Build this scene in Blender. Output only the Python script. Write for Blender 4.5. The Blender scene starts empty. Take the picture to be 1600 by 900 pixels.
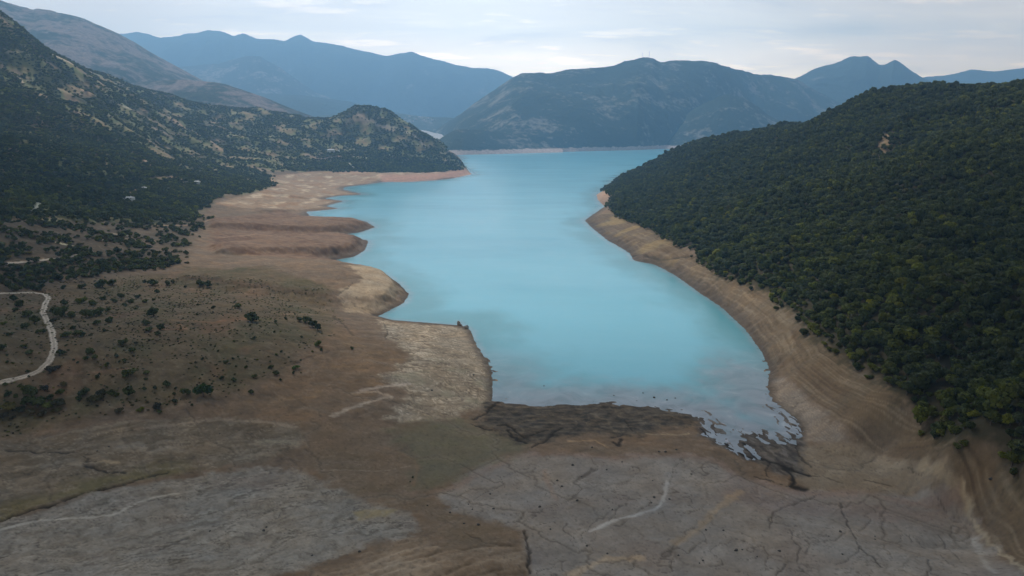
import bpy, math, random
import numpy as np

# ------------------------------------------------------------------ camera, sky, sun, exposure
SC = bpy.context.scene
COL = SC.collection
H = 150.0                       # drone height above the water, metres
F = 1067.0                      # focal length in photo pixels (1600 wide)
PITCH = math.atan((450 - 195) / F)
CP, SP = math.cos(PITCH), math.sin(PITCH)
R = math.radians

cam = bpy.data.cameras.new('camera')
cam.sensor_width = 36.0
cam.lens = 36.0 * F / 1600
cam.clip_start, cam.clip_end = 1.0, 100000.0
camo = bpy.data.objects.new('camera', cam)
COL.objects.link(camo)
camo.location = (0, 0, H)
camo.rotation_euler = (math.pi / 2 - PITCH, 0, 0)
SC.camera = camo

SUN_AZ, SUN_EL = R(-36), R(50)   # azimuth clockwise from +Y (view direction): light comes from behind the scene
SUN_STRENGTH, SKY_STRENGTH = 3.0, 0.1
SC.view_settings.view_transform = 'Standard'
SC.view_settings.look = 'None'
SC.view_settings.exposure = 0.22
SC.view_settings.gamma = 1.0
SC.render.engine = 'CYCLES'
SC.cycles.use_denoising = True
SC.cycles.max_bounces = 5
SC.cycles.diffuse_bounces = 2
SC.cycles.glossy_bounces = 2
SC.cycles.volume_bounces = 1
SC.cycles.transparent_max_bounces = 4


class NT:
    """small helper to wire node trees"""
    def __init__(self, tree):
        self.t = tree
        self.n = tree.nodes
        for x in list(self.n):
            self.n.remove(x)

    def new(self, kind, **kw):
        nd = self.n.new(kind)
        for k, v in kw.items():
            setattr(nd, k, v)
        return nd

    def put(self, sock, v):
        if hasattr(v, 'is_output'):
            self.t.links.new(v, sock)
        else:
            sock.default_value = v

    def math(self, op, a, b=0.0, c=None, clamp=False):
        nd = self.new('ShaderNodeMath', operation=op, use_clamp=clamp)
        self.put(nd.inputs[0], a)
        self.put(nd.inputs[1], b)
        if c is not None:
            self.put(nd.inputs[2], c)
        return nd.outputs[0]

    def mix(self, f, a, b, blend='MIX'):
        nd = self.new('ShaderNodeMix', data_type='RGBA', blend_type=blend)
        self.put(nd.inputs['Factor'], f)
        self.put(nd.inputs[6], a)
        self.put(nd.inputs[7], b)
        return nd.outputs[2]

    def ramp(self, fac, stops, interp='EASE'):
        nd = self.new('ShaderNodeValToRGB')
        cr = nd.color_ramp
        cr.interpolation = interp
        while len(cr.elements) < len(stops):
            cr.elements.new(0.5)
        for e, (p, c) in zip(cr.elements, stops):
            e.position = p
            e.color = c if len(c) == 4 else (*c, 1)
        self.put(nd.inputs[0], fac)
        return nd.outputs[0]

    def noise(self, vec, scale, detail=4, rough=0.55, dist=0.0):
        nd = self.new('ShaderNodeTexNoise')
        self.put(nd.inputs['Vector'], vec)
        nd.inputs['Scale'].default_value = scale
        nd.inputs['Detail'].default_value = detail
        nd.inputs['Roughness'].default_value = rough
        nd.inputs['Distortion'].default_value = dist
        return nd.outputs['Fac']


def build_sky():
    w = bpy.data.worlds.new('World')
    SC.world = w
    w.use_nodes = True
    k = NT(w.node_tree)
    out = k.new('ShaderNodeOutputWorld')
    bg = k.new('ShaderNodeBackground')
    bg.inputs['Strength'].default_value = SKY_STRENGTH
    sky = k.new('ShaderNodeTexSky', sky_type='NISHITA')
    sky.sun_disc = False
    sky.sun_elevation = SUN_EL
    sky.sun_rotation = SUN_AZ
    sky.dust_density = 3.0
    sky.altitude = 400
    tc = k.new('ShaderNodeTexCoord')
    sep = k.new('ShaderNodeSeparateXYZ')
    k.put(sep.inputs[0], tc.outputs['Generated'])
    x, y, z = sep.outputs
    zz = k.math('MAXIMUM', z, 0.0)
    # cloud sheet: project the direction on a flat layer overhead
    den = k.math('ADD', zz, 0.10)
    cx = k.math('DIVIDE', x, den)
    cy = k.math('DIVIDE', y, den)
    cmb = k.new('ShaderNodeCombineXYZ')
    k.put(cmb.inputs[0], k.math('MULTIPLY', cx, 0.55))
    k.put(cmb.inputs[1], cy)
    n1 = k.noise(cmb.outputs[0], 0.9, 6, 0.6, 0.4)
    n2 = k.noise(cmb.outputs[0], 2.6, 5, 0.6, 0.2)
    # the overcast: very bright low over the far valley, grey overhead (values x strength)
    base = k.ramp(zz, [(0.0, (58, 44, 28)), (0.04, (51, 39.5, 26)), (0.08, (36, 28.5, 21.5)), (0.12, (27, 22.8, 18.8)),
                       (0.18, (17, 15.8, 14.6)), (0.30, (11, 10.5, 9.9)), (0.55, (4.8, 4.5, 4.1)), (1.0, (3.0, 2.8, 2.5))], 'LINEAR')
    # brighter straight ahead, greyer to the sides and behind
    az = k.math('DIVIDE', k.math('SUBTRACT', x, k.math('MULTIPLY', y, -0.03)),
                k.math('MAXIMUM', k.math('ADD', y, 0.0), 0.15))
    azd = k.math('MULTIPLY', k.math('ABSOLUTE', az), 0.70, clamp=True)
    side = k.ramp(azd, [(0.0, (1.05, 1.05, 1.05)), (0.18, (0.92, 0.90, 0.88)), (0.40, (0.72, 0.66, 0.60)), (1.0, (0.52, 0.50, 0.48))])
    back = k.ramp(k.math('MULTIPLY_ADD', y, 0.5, 0.5), [(0.0, (0.5, 0.5, 0.52)), (0.45, (0.62, 0.62, 0.64)), (0.7, (1, 1, 1))])
    col = k.mix(1.0, base, side, 'MULTIPLY')
    col = k.mix(1.0, col, back, 'MULTIPLY')
    cl = k.ramp(n1, [(0.30, (0.72, 0.74, 0.78)), (0.50, (0.97, 0.97, 0.97)), (0.72, (1.2, 1.17, 1.12))])
    col = k.mix(1.0, col, cl, 'MULTIPLY')
    wisp = k.ramp(n2, [(0.54, (1, 1, 1)), (0.66, (1.28, 1.22, 1.16))])
    col = k.mix(1.0, col, wisp, 'MULTIPLY')
    fin = k.mix(0.91, sky.outputs[0], col)
    k.put(bg.inputs['Color'], fin)
    k.put(out.inputs['Surface'], bg.outputs[0])


build_sky()
sun = bpy.data.lights.new('sun', 'SUN')
sun.energy = SUN_STRENGTH
sun.angle = R(5)
sun.color = (1.0, 0.95, 0.87)
suno = bpy.data.objects.new('sun', sun)
COL.objects.link(suno)
suno.rotation_euler = (math.pi / 2 - SUN_EL, 0, math.pi - SUN_AZ)
suno.location = (0, 0, 900)

HAZE_DENSITY = 1.2e-4
HAZE_COLOR = (0.34, 0.64, 1.0, 1)  # scattered light of clear damp air
HAZE_ANISO = 0.5


# ------------------------------------------------------------------ helpers
def tag(o, label=None, cat=None, group=None, kind=None):
    for k, v in (('label', label), ('category', cat), ('group', group), ('kind', kind)):
        if v:
            o[k] = v
    return o


def mesh_obj(name, verts, faces, mat=None, parent=None, smooth=False):
    me = bpy.data.meshes.new(name)
    if isinstance(verts, np.ndarray):
        faces = np.asarray(faces)
        nf, kf = faces.shape
        me.vertices.add(len(verts))
        me.vertices.foreach_set('co', verts.astype(np.float32).ravel())
        me.loops.add(nf * kf)
        me.loops.foreach_set('vertex_index', faces.astype(np.int32).ravel())
        me.polygons.add(nf)
        me.polygons.foreach_set('loop_start', np.arange(0, nf * kf, kf, dtype=np.int32))
        me.polygons.foreach_set('use_smooth', np.full(nf, smooth, dtype=bool))
        me.update(calc_edges=True)
    else:
        me.from_pydata(verts, [], faces)
        me.update()
        if smooth:
            me.polygons.foreach_set('use_smooth', np.ones(len(me.polygons), dtype=bool))
    if mat:
        for m in (mat if isinstance(mat, (list, tuple)) else [mat]):
            me.materials.append(m)
    o = bpy.data.objects.new(name, me)
    COL.objects.link(o)
    if parent:
        o.parent = parent
    return o


def empty(name, loc):
    o = bpy.data.objects.new(name, None)
    COL.objects.link(o)
    o.location = loc
    return o


def copy_tree(o, parent=None):
    c = o.copy()
    COL.objects.link(c)
    if parent:
        c.parent = parent
    for ch in o.children:
        copy_tree(ch, c)
    return c


def set_color(me, name, rgb):
    a = me.color_attributes.new(name, 'FLOAT_COLOR', 'POINT')
    buf = np.ones((len(rgb), 4), np.float32)
    buf[:, :3] = rgb
    a.data.foreach_set('color', buf.ravel())


def set_float(me, name, v):
    a = me.attributes.new(name, 'FLOAT', 'POINT')
    a.data.foreach_set('value', np.asarray(v, np.float32))


def ss(a, b, x):
    t = np.clip((x - a) / (b - a), 0, 1)
    return t * t * (3 - 2 * t)


_rng = np.random.default_rng(7)
_perm = _rng.permutation(512)
_ang = _rng.random(512) * 2 * np.pi
_gx, _gy = np.cos(_ang), np.sin(_ang)


def perlin(x, y, seed=0):
    x0 = np.floor(x).astype(np.int64)
    y0 = np.floor(y).astype(np.int64)
    fx, fy = x - x0, y - y0
    u = fx * fx * fx * (fx * (fx * 6 - 15) + 10)
    v = fy * fy * fy * (fy * (fy * 6 - 15) + 10)

    def g(ix, iy, dx, dy):
        h = _perm[(_perm[(ix + seed * 37) & 511] + iy + seed * 91) & 511]
        return _gx[h] * dx + _gy[h] * dy
    a = g(x0, y0, fx, fy)
    b = g(x0 + 1, y0, fx - 1, fy)
    c = g(x0, y0 + 1, fx, fy - 1)
    d = g(x0 + 1, y0 + 1, fx - 1, fy - 1)
    return 1.5 * ((a + (b - a) * u) * (1 - v) + (c + (d - c) * u) * v)


def fbm(x, y, seed=0, oct=4, gain=0.5):
    s, a, f = 0.0, 1.0, 1.0
    for i in range(oct):
        s = s + a * perlin(x * f, y * f, seed + i)
        a *= gain
        f *= 2.03
    return s


def ridged(x, y, seed=0, oct=4):
    s, a, f = 0.0, 1.0, 1.0
    for i in range(oct):
        s = s + a * (1 - 2 * np.abs(perlin(x * f, y * f, seed + i)))
        a *= 0.5
        f *= 2.1
    return s / 1.9


def lin(c):
    c = np.asarray(c, float) / 255.0
    return np.where(c < 0.04045, c / 12.92, ((c + 0.055) / 1.055) ** 2.4)


E_MUD = 0.53


def alb(r, g, b):
    """ground colour: photo value of the surface divided by the light that falls on it"""
    c = lin((r, g, b)) / E_MUD * np.array([1.03, 1.0, 0.94])
    return np.clip(c * 1.0, 0.01, 0.85)


def ray(u, v):
    a, b = (np.asarray(u, float) - 800) / F, (450 - np.asarray(v, float)) / F
    return np.stack([a, CP + b * SP + a * 0, -SP + b * CP + a * 0], -1)


def at_depth(u, v, Y):
    d = ray(u, v)
    return np.array([0, 0, H]) + d * (Y / d[..., 1:2])


def at_level(u, v, z=0.0):
    d = ray(u, v)
    t = (z - H) / d[..., 2:3]
    return np.array([0, 0, H]) + d * t


# ------------------------------------------------------------------ terrain: survey points (sight line + distance, or + level)
DEP = [  # u, v, distance along view
    # left hill face
    (-150, 10, 1700), (0, 28, 1900), (50, 62, 1930), (100, 95, 1970), (160, 130, 2050), (230, 165, 2250), (310, 180, 2400), (400, 172, 2680),
    (440, 178, 2700), (475, 184, 2680), (515, 186, 2650), (535, 176, 2720), (560, 170, 2750), (582, 174, 2750), (600, 180, 2700),
    (625, 193, 2620), (650, 207, 2550), (690, 232, 2400), (712, 252, 2280),
    (-150, 100, 1550), (-150, 200, 1200), (-150, 280, 850), (0, 150, 1500), (0, 90, 1720), (0, 200, 1280), (0, 250, 1050), (0, 300, 820), (100, 150, 1700), (100, 200, 1480),
    (100, 280, 980), (200, 200, 1750), (200, 240, 1450), (200, 280, 1180), (300, 230, 1900), (350, 280, 1480),
    (450, 220, 2350), (550, 220, 2450), (400, 250, 1980), (550, 255, 2170), (650, 255, 2230),
    # right hill
    (1700, 130, 950), (1600, 600, 275), (1600, 500, 330), (1600, 400, 420), (1600, 300, 560), (1600, 200, 800), (1600, 127, 1050), (1580, 128, 1070), (1540, 135, 1120),
    (1400, 500, 370), (1400, 400, 480), (1400, 300, 650), (1400, 200, 1000), (1425, 137, 1240), (1400, 140, 1250), (1460, 134, 1200), (1500, 133, 1150),
    (1370, 153, 1290), (1300, 180, 1370), (1300, 250, 950), (1300, 350, 640), (1300, 450, 450), (1200, 205, 1500), (1200, 300, 900), (1200, 400, 580),
    (1250, 195, 1440), (1120, 218, 1600), (1100, 300, 1050), (1100, 350, 800), (1070, 228, 1690), (1020, 255, 1680), (1000, 300, 1300), (1000, 275, 1600),
    (1500, 600, 300), (1500, 350, 520), (1500, 250, 730), (1800, 700, 190), (1800, 400, 330), (1800, 200, 700),
]
LEV = [  # u, v, level
    (900, 750, 1.5), (1100, 740, 1.4), (1000, 850, 3), (1300, 820, 2.6), (1500, 860, 4), (850, 890, 3.6), (1400, 740, 3), (1320, 700, 2),
    (800, 640, .35), (900, 645, .4), (1000, 650, .45), (1090, 660, .4), (1160, 665, .22), (1240, 680, .5), (1180, 700, .35), (1000, 690, .9), (860, 680, .7),
    (100, 860, 4), (300, 830, 3), (500, 820, 2.5), (200, 890, 5), (100, 740, 8), (300, 700, 6.5), (0, 780, 7), (0, 900, 6),
    (700, 700, .9), (560, 720, 2.5), (720, 830, 3), (700, 880, 6.5), (760, 870, 6.5), (640, 890, 6), (835, 870, 3.2),
    (650, 520, 4), (720, 560, 5), (690, 620, 3.5), (600, 640, 6), (740, 600, 4), (700, 650, 1.6),
    (500, 600, 10), (450, 520, 19), (380, 600, 15), (300, 560, 23), (200, 560, 25), (100, 560, 29), (30, 560, 31), (100, 650, 13), (250, 640, 13), (0, 660, 14),
    (560, 500, 6), (400, 480, 21), (250, 480, 27), (60, 460, 33), (600, 450, 8), (560, 430, 13), (450, 410, 15), (350, 400, 19), (520, 475, 8), (590, 482, 4),
    (540, 350, 7), (430, 345, 9), (500, 385, 7), (400, 380, 12), (480, 365, 5), (560, 350, 5), (545, 385, 5),
    (480, 300, 4), (430, 285, 10), (420, 275, 16), (510, 272, 8), (600, 272, 13), (690, 268, 13), (725, 268, 8), (300, 330, 22), (340, 310, 22), (300, 400, 24),
    (100, 400, 42), (0, 400, 50), (200, 370, 37), (100, 340, 58), (0, 340, 68), (-150, 400, 60), (-150, 600, 36), (-200, 800, 14),
    # right bank tree line
    (950, 300, 13), (950, 330, 12), (1000, 350, 17), (1060, 385, 18), (1088, 405, 16), (1150, 440, 18), (1200, 460, 20), (1240, 500, 21), (1300, 555, 21), (1360, 595, 22),
    (1400, 630, 22), (1480, 690, 24), (1600, 735, 27), (1700, 790, 32), (1460, 735, 10), (1560, 790, 12), (1380, 690, 6), (1280, 620, 7), (1600, 860, 10), (1510, 800, 3.5), (1900, 900, 40),
]
WORLD = [  # x, y, z: hidden slopes and the far valley floor
    (900, 1700, 120), (1200, 1500, 140), (500, 2000, 20), (800, 2200, 30), (1300, 2300, 40), (1600, 1000, 180), (400, 1850, 30),
    (-2600, 3000, 250), (-1500, 3300, 60), (-900, 3300, 25), (-600, 3050, 8), (-400, 2750, 5), (-3500, 2500, 500), (-3000, 1200, 420), (-2200, 2600, 420),
    (0, 6000, 30), (1500, 5500, 30), (-1500, 6000, 40), (-3000, 6000, 200), (3000, 6000, 100), (3000, 3000, 100), (0, 10000, 10), (-4000, 10000, 100), (4000, 10000, 100), (-1200, 8500, 10),
    (-160, 60, 6), (0, 60, 4), (160, 60, 6), (300, 60, 30), (-300, 60, 15), (5, 130, 4.5), (-90, 120, 5.5), (110, 110, 6),
]
pts = [at_depth(u, v, Y) for u, v, Y in DEP] + [at_level(u, v, z) for u, v, z in LEV] + [np.array(p, float) for p in WORLD]
pts = np.array(pts)

# shoreline, traced on the water level (z = 0), then closed behind the hills in world metres
SHORE_PX = [(770, 626), (800, 629), (825, 632), (850, 630), (900, 629), (950, 627), (1000, 634), (1050, 637), (1085, 646), (1105, 660), (1112, 668),
            (1098, 672), (1104, 680), (1112, 674), (1126, 690), (1150, 703), (1172, 715), (1180, 708), (1160, 697), (1150, 688), (1165, 680), (1190, 680), (1200, 690),
            (1232, 690), (1248, 672), (1240, 655), (1222, 640), (1200, 628), (1198, 605), (1204, 580), (1190, 550), (1165, 515), (1130, 482), (1090, 455), (1055, 430), (1022, 413), (990, 407), (985, 396), (960, 381), (950, 376), (925, 356),
            (914, 345), (930, 333), (945, 323), (935, 313), (932, 305), (950, 293), (962, 282), (1000, 263)]
SHORE_W = [(420, 1900), (700, 2350), (1200, 2600), (2200, 2800), (2600, 4000), (2200, 4800)]
SHORE_PX2 = [(1130, 221), (1080, 226), (1040, 229), (1000, 231), (950, 233.5), (900, 235), (850, 236.5), (800, 237.5), (750, 238), (712, 239), (690, 233), (684, 224), (693, 217), (682, 211), (676, 207), (640, 204.5)]
SHORE_W2 = [(-2100, 9500), (-1500, 4500), (-560, 3300)]
SHORE_PX3 = [(700, 240), (714, 244), (720, 247), (712, 251), (716, 257), (737, 272), (700, 280), (640, 284), (600, 284), (575, 288), (540, 292), (536, 296), (568, 304), (530, 306), (506, 310), (538, 314), (510, 322), (530, 326),
             (500, 329), (478, 331), (488, 340), (510, 341), (540, 340), (572, 346), (586, 355), (562, 363), (530, 367), (576, 376), (570, 391), (553, 401), (518, 407), (560, 416), (600, 428),
             (625, 445), (639, 460), (630, 474), (600, 489), (590, 494), (612, 500), (650, 503), (690, 506), (714, 508), (718, 503), (724, 510), (735, 515), (741, 530), (756, 556), (768, 576), (770, 600)]
def lvl(ps):
    return [tuple(at_level(u, v)[:2]) for u, v in ps]
SHORE = np.array(lvl(SHORE_PX) + SHORE_W + lvl(SHORE_PX2) + SHORE_W2 + lvl(SHORE_PX3))

# polar grid round the camera's foot point
NT_, TH0, TH1 = 1080, R(-50), R(50)
th = np.linspace(TH0, TH1, NT_)
lr = np.concatenate([np.linspace(math.log(60), math.log(150), 70)[:-1],
                     np.linspace(math.log(150), math.log(2900), 960)[:-1],
                     np.linspace(math.log(2900), math.log(11000), 170)])
NR = len(lr)
TH, LR = np.meshgrid(th, lr)                    # rows: distance
RR = np.exp(LR)
X, Y = RR * np.sin(TH), RR * np.cos(TH)


def polar(p):
    p = np.asarray(p, float)
    return np.stack([np.arctan2(p[..., 0], p[..., 1]), 0.5 * np.log(p[..., 0] ** 2 + p[..., 1] ** 2)], -1)


def tps(src, val, q, smooth=2e-4):
    n = len(src)
    d2 = ((src[:, None] - src[None]) ** 2).sum(-1)
    K = 0.5 * d2 * np.log(d2 + 1e-12) + smooth * np.eye(n)
    P = np.concatenate([np.ones((n, 1)), src], 1)
    A = np.block([[K, P], [P.T, np.zeros((3, 3))]])
    w = np.linalg.solve(A, np.concatenate([val, np.zeros(3)]))
    out = np.empty(len(q))
    for i in range(0, len(q), 40000):
        c = q[i:i + 40000]
        d2 = ((c[:, None] - src[None]) ** 2).sum(-1)
        out[i:i + 40000] = (0.5 * d2 * np.log(d2 + 1e-12)) @ w[:n] + w[n] + c @ w[n + 1:]
    return out


# coarse grid for smooth fields, then bilinear to the fine one
ci, cj = np.arange(0, NR, 3), np.arange(0, NT_, 3)
ci = np.unique(np.append(ci, NR - 1))
cj = np.unique(np.append(cj, NT_ - 1))


def upsample(G):
    t = np.empty((len(ci), NT_))
    for a in range(len(ci)):
        t[a] = np.interp(np.arange(NT_), cj, G[a])
    i = np.arange(NR)
    k = np.clip(np.searchsorted(ci, i, 'right') - 1, 0, len(ci) - 2)
    f = (i - ci[k]) / (ci[k + 1] - ci[k])
    return t[k] * (1 - f[:, None]) + t[k + 1] * f[:, None]


def seg_dist(q, poly, closed=True):
    """distance of points q (N,2) to a polyline"""
    best = np.full(len(q), 1e18)
    n = len(poly)
    for i in range(n if closed else n - 1):
        a, b = poly[i], poly[(i + 1) % n]
        ab = b - a
        L = ab @ ab + 1e-12
        t = np.clip(((q - a) @ ab) / L, 0, 1)
        d = q - a - t[:, None] * ab
        best = np.minimum(best, (d * d).sum(-1))
    return np.sqrt(best)


def inside(q, poly):
    res = np.zeros(len(q), bool)
    n = len(poly)
    for i in range(n):
        (x1, y1), (x2, y2) = poly[i], poly[(i + 1) % n]
        if y1 == y2:
            continue
        c = ((y1 > q[:, 1]) != (y2 > q[:, 1])) & (q[:, 0] < (x2 - x1) * (q[:, 1] - y1) / (y2 - y1) + x1)
        res ^= c
    return res


sub = np.ix_(ci, cj)
qs = np.stack([TH[sub].ravel(), LR[sub].ravel()], -1)
Zb = upsample(tps(polar(pts), pts[:, 2], qs).reshape(len(ci), len(cj)))
qw = np.stack([X[sub].ravel(), Y[sub].ravel()], -1)
sh_pol = polar(SHORE)
sd = seg_dist(qs, sh_pol) * np.exp(qs[:, 1])
sd = np.where(inside(qw, SHORE), -sd, sd)
SD = upsample(sd.reshape(len(ci), len(cj)))      # metres from the waterline, negative over water
# near the tangle of wet channels the coarse grid is too blunt: recompute there at full resolution
bx = (X > -130) & (X < 260) & (Y > 260) & (Y < 560)
qf = np.stack([TH[bx], LR[bx]], -1)
d = seg_dist(qf, sh_pol) * RR[bx]
SD[bx] = np.where(inside(np.stack([X[bx], Y[bx]], -1), SHORE), -d, d)
SD = SD + RR * 0.004 * fbm(TH * 70, LR * 70, 3, 4) * ss(0, 0.02, np.abs(SD) / RR + 0.006)

Zb = np.maximum(Zb, 0.35)
near_flat = ss(520, 330, Y) * ss(-60, 0, X) * ss(260, 200, X) * ss(290, 330, Y)
wbank = np.where(RR < 700, 9.0, 16.0)
Zl = Zb * (1 - np.exp(-np.maximum(SD, 0) / wbank))
slope_w = 0.10
Z = np.where(SD > 0, Zl, SD * slope_w)


def ground(u, v, zmin=0.0):
    """where a sight line meets the land (or the water level)"""
    d = ray(u, v)
    ts = np.geomspace(120, 9500, 3500)
    p = np.array([0, 0, H]) + d * ts[:, None]
    g = np.maximum(height(p[:, 0], p[:, 1]), zmin)
    k = np.argmax(p[:, 2] < g)
    if p[k, 2] >= g[k] or k == 0:          # grazes the skyline: take the nearest land
        k = np.argmin(p[:, 2] - g)
        return np.array([p[k, 0], p[k, 1], g[k]])
    a, b = p[k - 1, 2] - g[k - 1], g[k] - p[k, 2]
    f = a / (a + b + 1e-9)
    q = p[k - 1] * (1 - f) + p[k] * f
    return q


def sample(G, x, y):
    x, y = np.asarray(x, float), np.asarray(y, float)
    fj = (np.arctan2(x, y) - TH0) / (TH1 - TH0) * (NT_ - 1)
    l = 0.5 * np.log(x * x + y * y)
    fi = np.interp(l, lr, np.arange(NR))
    fj = np.clip(fj, 0, NT_ - 1.001)
    fi = np.clip(fi, 0, NR - 1.001)
    i, j = fi.astype(int), fj.astype(int)
    a, b = fi - i, fj - j
    return (G[i, j] * (1 - a) * (1 - b) + G[i + 1, j] * a * (1 - b) + G[i, j + 1] * (1 - a) * b + G[i + 1, j + 1] * a * b)


def height(x, y):
    return sample(Z, x, y)


def trace(ps):
    return np.array([ground(u, v)[:2] for u, v in ps])


# ------------------------------------------------------------------ zones, traced on the ground
FX, FY = X.ravel(), Y.ravel()
N = FX.size
n_soft = fbm(FX / 9, FY / 9, 11, 4).astype(np.float32)
n_fine = fbm(FX / 2.6, FY / 2.2, 15, 3).astype(np.float32)
n_big = fbm(FX / 45, FY / 45, 21, 4).astype(np.float32)


def zone(ps, soft=3.0, wob=3.0, world=(), big=False):
    """soft-edged mask of a traced outline; wob metres of natural wander in its edge"""
    poly = trace(ps) if len(ps) else np.zeros((0, 2))
    if len(world):
        poly = np.concatenate([poly, np.array(world, float)])
    pad = soft + wob * 2 + 2
    lo, hi = poly.min(0) - pad, poly.max(0) + pad
    m = (FX > lo[0]) & (FX < hi[0]) & (FY > lo[1]) & (FY < hi[1])
    q = np.stack([FX[m], FY[m]], -1)
    dd = seg_dist(q, poly)
    dd = np.where(inside(q, poly), dd, -dd) + wob * ((n_big if big else n_soft) + 0.35 * n_fine)[m]
    out = np.zeros(N, np.float32)
    out[m] = ss(-soft, soft, dd)
    return out


def stroke(ps, width, soft=0.5, wob=0.0, taper=True, closed=False):
    poly = trace(ps)
    pad = width * 2 + wob * 2 + 3
    lo, hi = poly.min(0) - pad, poly.max(0) + pad
    m = (FX > lo[0]) & (FX < hi[0]) & (FY > lo[1]) & (FY < hi[1])
    q = np.stack([FX[m], FY[m]], -1)
    q = q + wob * np.stack([fbm(q[:, 0] / 5, q[:, 1] / 5, 61, 3), fbm(q[:, 0] / 5, q[:, 1] / 5, 71, 3)], -1)
    dd = seg_dist(q, poly, closed)
    wv = width * (0.75 + 0.5 * perlin(q[:, 0] / 6, q[:, 1] / 6, 5)) * 0.5
    out = np.zeros(N, np.float32)
    out[m] = ss(wv * (1 + soft), wv * (1 - soft) * 0.4, dd)
    return out


SDf = SD.ravel()
C = np.empty((N, 3), np.float32)
C[:] = alb(95, 82, 69)
WET = np.zeros(N, np.float32)
DZ = np.zeros(N, np.float32)
FOR_R = np.zeros(N, np.float32)
FOR_L = np.zeros(N, np.float32)


def paint(mask, color, k=1.0):
    global C
    m = (mask * k)[:, None].astype(np.float32)
    C = C * (1 - m) + np.asarray(color, np.float32) * m


# regions
right_hill = zone([(940, 296), (952, 303), (958, 312), (946, 322), (962, 338), (1000, 352), (1030, 370), (1060, 385), (1090, 389), (1086, 402), (1120, 432), (1160, 444), (1205, 462), (1212, 478), (1242, 492), (1262, 522),
                   (1292, 547), (1342, 577), (1362, 592), (1402, 622), (1442, 652), (1452, 674), (1492, 692), (1542, 702), (1572, 717), (1602, 737), (1700, 790)],
                  4, 4, world=[(420, 300), (2000, 900), (2600, 2300), (900, 2350), (430, 1960), (300, 1800)])
left_hill = zone([(738, 269), (700, 270), (650, 270), (600, 270), (560, 268), (500, 267), (440, 267), (424, 273), (440, 290), (400, 300), (345, 308), (322, 322), (300, 345), (265, 352), (200, 350), (100, 345), (0, 345), (-150, 345)],
                 8, 10, world=[(-3000, 800), (-4500, 3000), (-2000, 3600), (-560, 3150), (-330, 2700), (-220, 2420)], big=True)
scrub_flat = zone([(-150, 340), (0, 340), (100, 340), (270, 345), (330, 342), (300, 370), (290, 400), (270, 415), (200, 425), (130, 440), (60, 452), (0, 460), (-150, 470)], 8, 8, big=True)
plain = zone([(-150, 455), (0, 458), (60, 450), (140, 438), (300, 420), (420, 425), (520, 470), (530, 500), (500, 530), (470, 570), (400, 600), (330, 625), (230, 640), (100, 645), (-150, 650)], 8, 8, big=True)
sediment = zone([(590, 500), (615, 504), (690, 508), (735, 514), (768, 575), (772, 626), (740, 640), (700, 655), (650, 660), (600, 655), (640, 620), (600, 590), (640, 560), (610, 530)], 3, 4)
mud_r = zone([(690, 775), (720, 745), (760, 722), (830, 708), (900, 712), (960, 716), (1000, 712), (1080, 711), (1110, 718), (1150, 742), (1200, 760), (1260, 772), (1350, 768), (1440, 765), (1495, 775), (1520, 820),
              (1560, 870), (1640, 930), (1600, 1000), (800, 1000), (826, 895), (815, 830), (760, 815), (705, 800)], 2.5, 2)
mud_l = zone([(-120, 850), (0, 820), (100, 785), (180, 765), (260, 750), (400, 732), (470, 738), (540, 762), (580, 785), (640, 800), (655, 830), (580, 850), (500, 880), (420, 900), (300, 1000), (-150, 1000)], 2.5, 2.5)
band_l = zone([(-120, 720), (0, 690), (120, 672), (250, 657), (380, 655), (465, 662), (478, 690), (430, 715), (260, 742), (160, 762), (90, 782), (0, 812), (-120, 850)], 2.5, 2.5)
olive = zone([(612, 672), (660, 658), (720, 655), (770, 672), (830, 690), (806, 712), (750, 725), (700, 755), (655, 772), (638, 750), (655, 722), (630, 700)], 5, 3.5)
wet_strip = zone([(762, 628), (850, 632), (950, 629), (1050, 638), (1095, 652), (1100, 664), (1040, 668), (1000, 684), (920, 676), (860, 690), (810, 692), (745, 664)], 4, 4)
bank_r = zone([(914, 346), (950, 332), (1000, 350), (1060, 385), (1086, 402), (1205, 462), (1262, 522), (1362, 592), (1452, 674), (1602, 737), (1750, 800), (1800, 1000), (1640, 930), (1540, 840), (1500, 770), (1440, 720), (1340, 690), (1300, 650), (1230, 590),
               (1200, 575), (1165, 515), (1090, 455), (1022, 413), (985, 396)], 3, 2)
flat_r = zone([(1248, 700), (1300, 690), (1350, 692), (1440, 722), (1495, 768), (1440, 764), (1350, 768), (1262, 768), (1230, 740)], 3, 2)
spit_r = zone([(1202, 585), (1240, 600), (1300, 655), (1330, 690), (1260, 690), (1246, 665), (1205, 630)], 3, 2)
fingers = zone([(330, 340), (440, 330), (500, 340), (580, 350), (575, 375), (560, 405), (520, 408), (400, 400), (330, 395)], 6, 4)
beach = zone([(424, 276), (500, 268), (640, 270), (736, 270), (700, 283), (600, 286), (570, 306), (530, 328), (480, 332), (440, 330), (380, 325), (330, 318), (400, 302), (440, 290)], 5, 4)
penin = zone([(545, 425), (600, 430), (638, 460), (628, 475), (590, 490), (540, 488), (530, 465), (570, 450)], 3, 3)
ochre = zone([(330, 640), (420, 600), (470, 560), (520, 520), (600, 540), (660, 570), (600, 600), (560, 640), (480, 655), (400, 655)], 6, 6)

zr = Z.ravel()
rN = RR.ravel()
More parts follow.
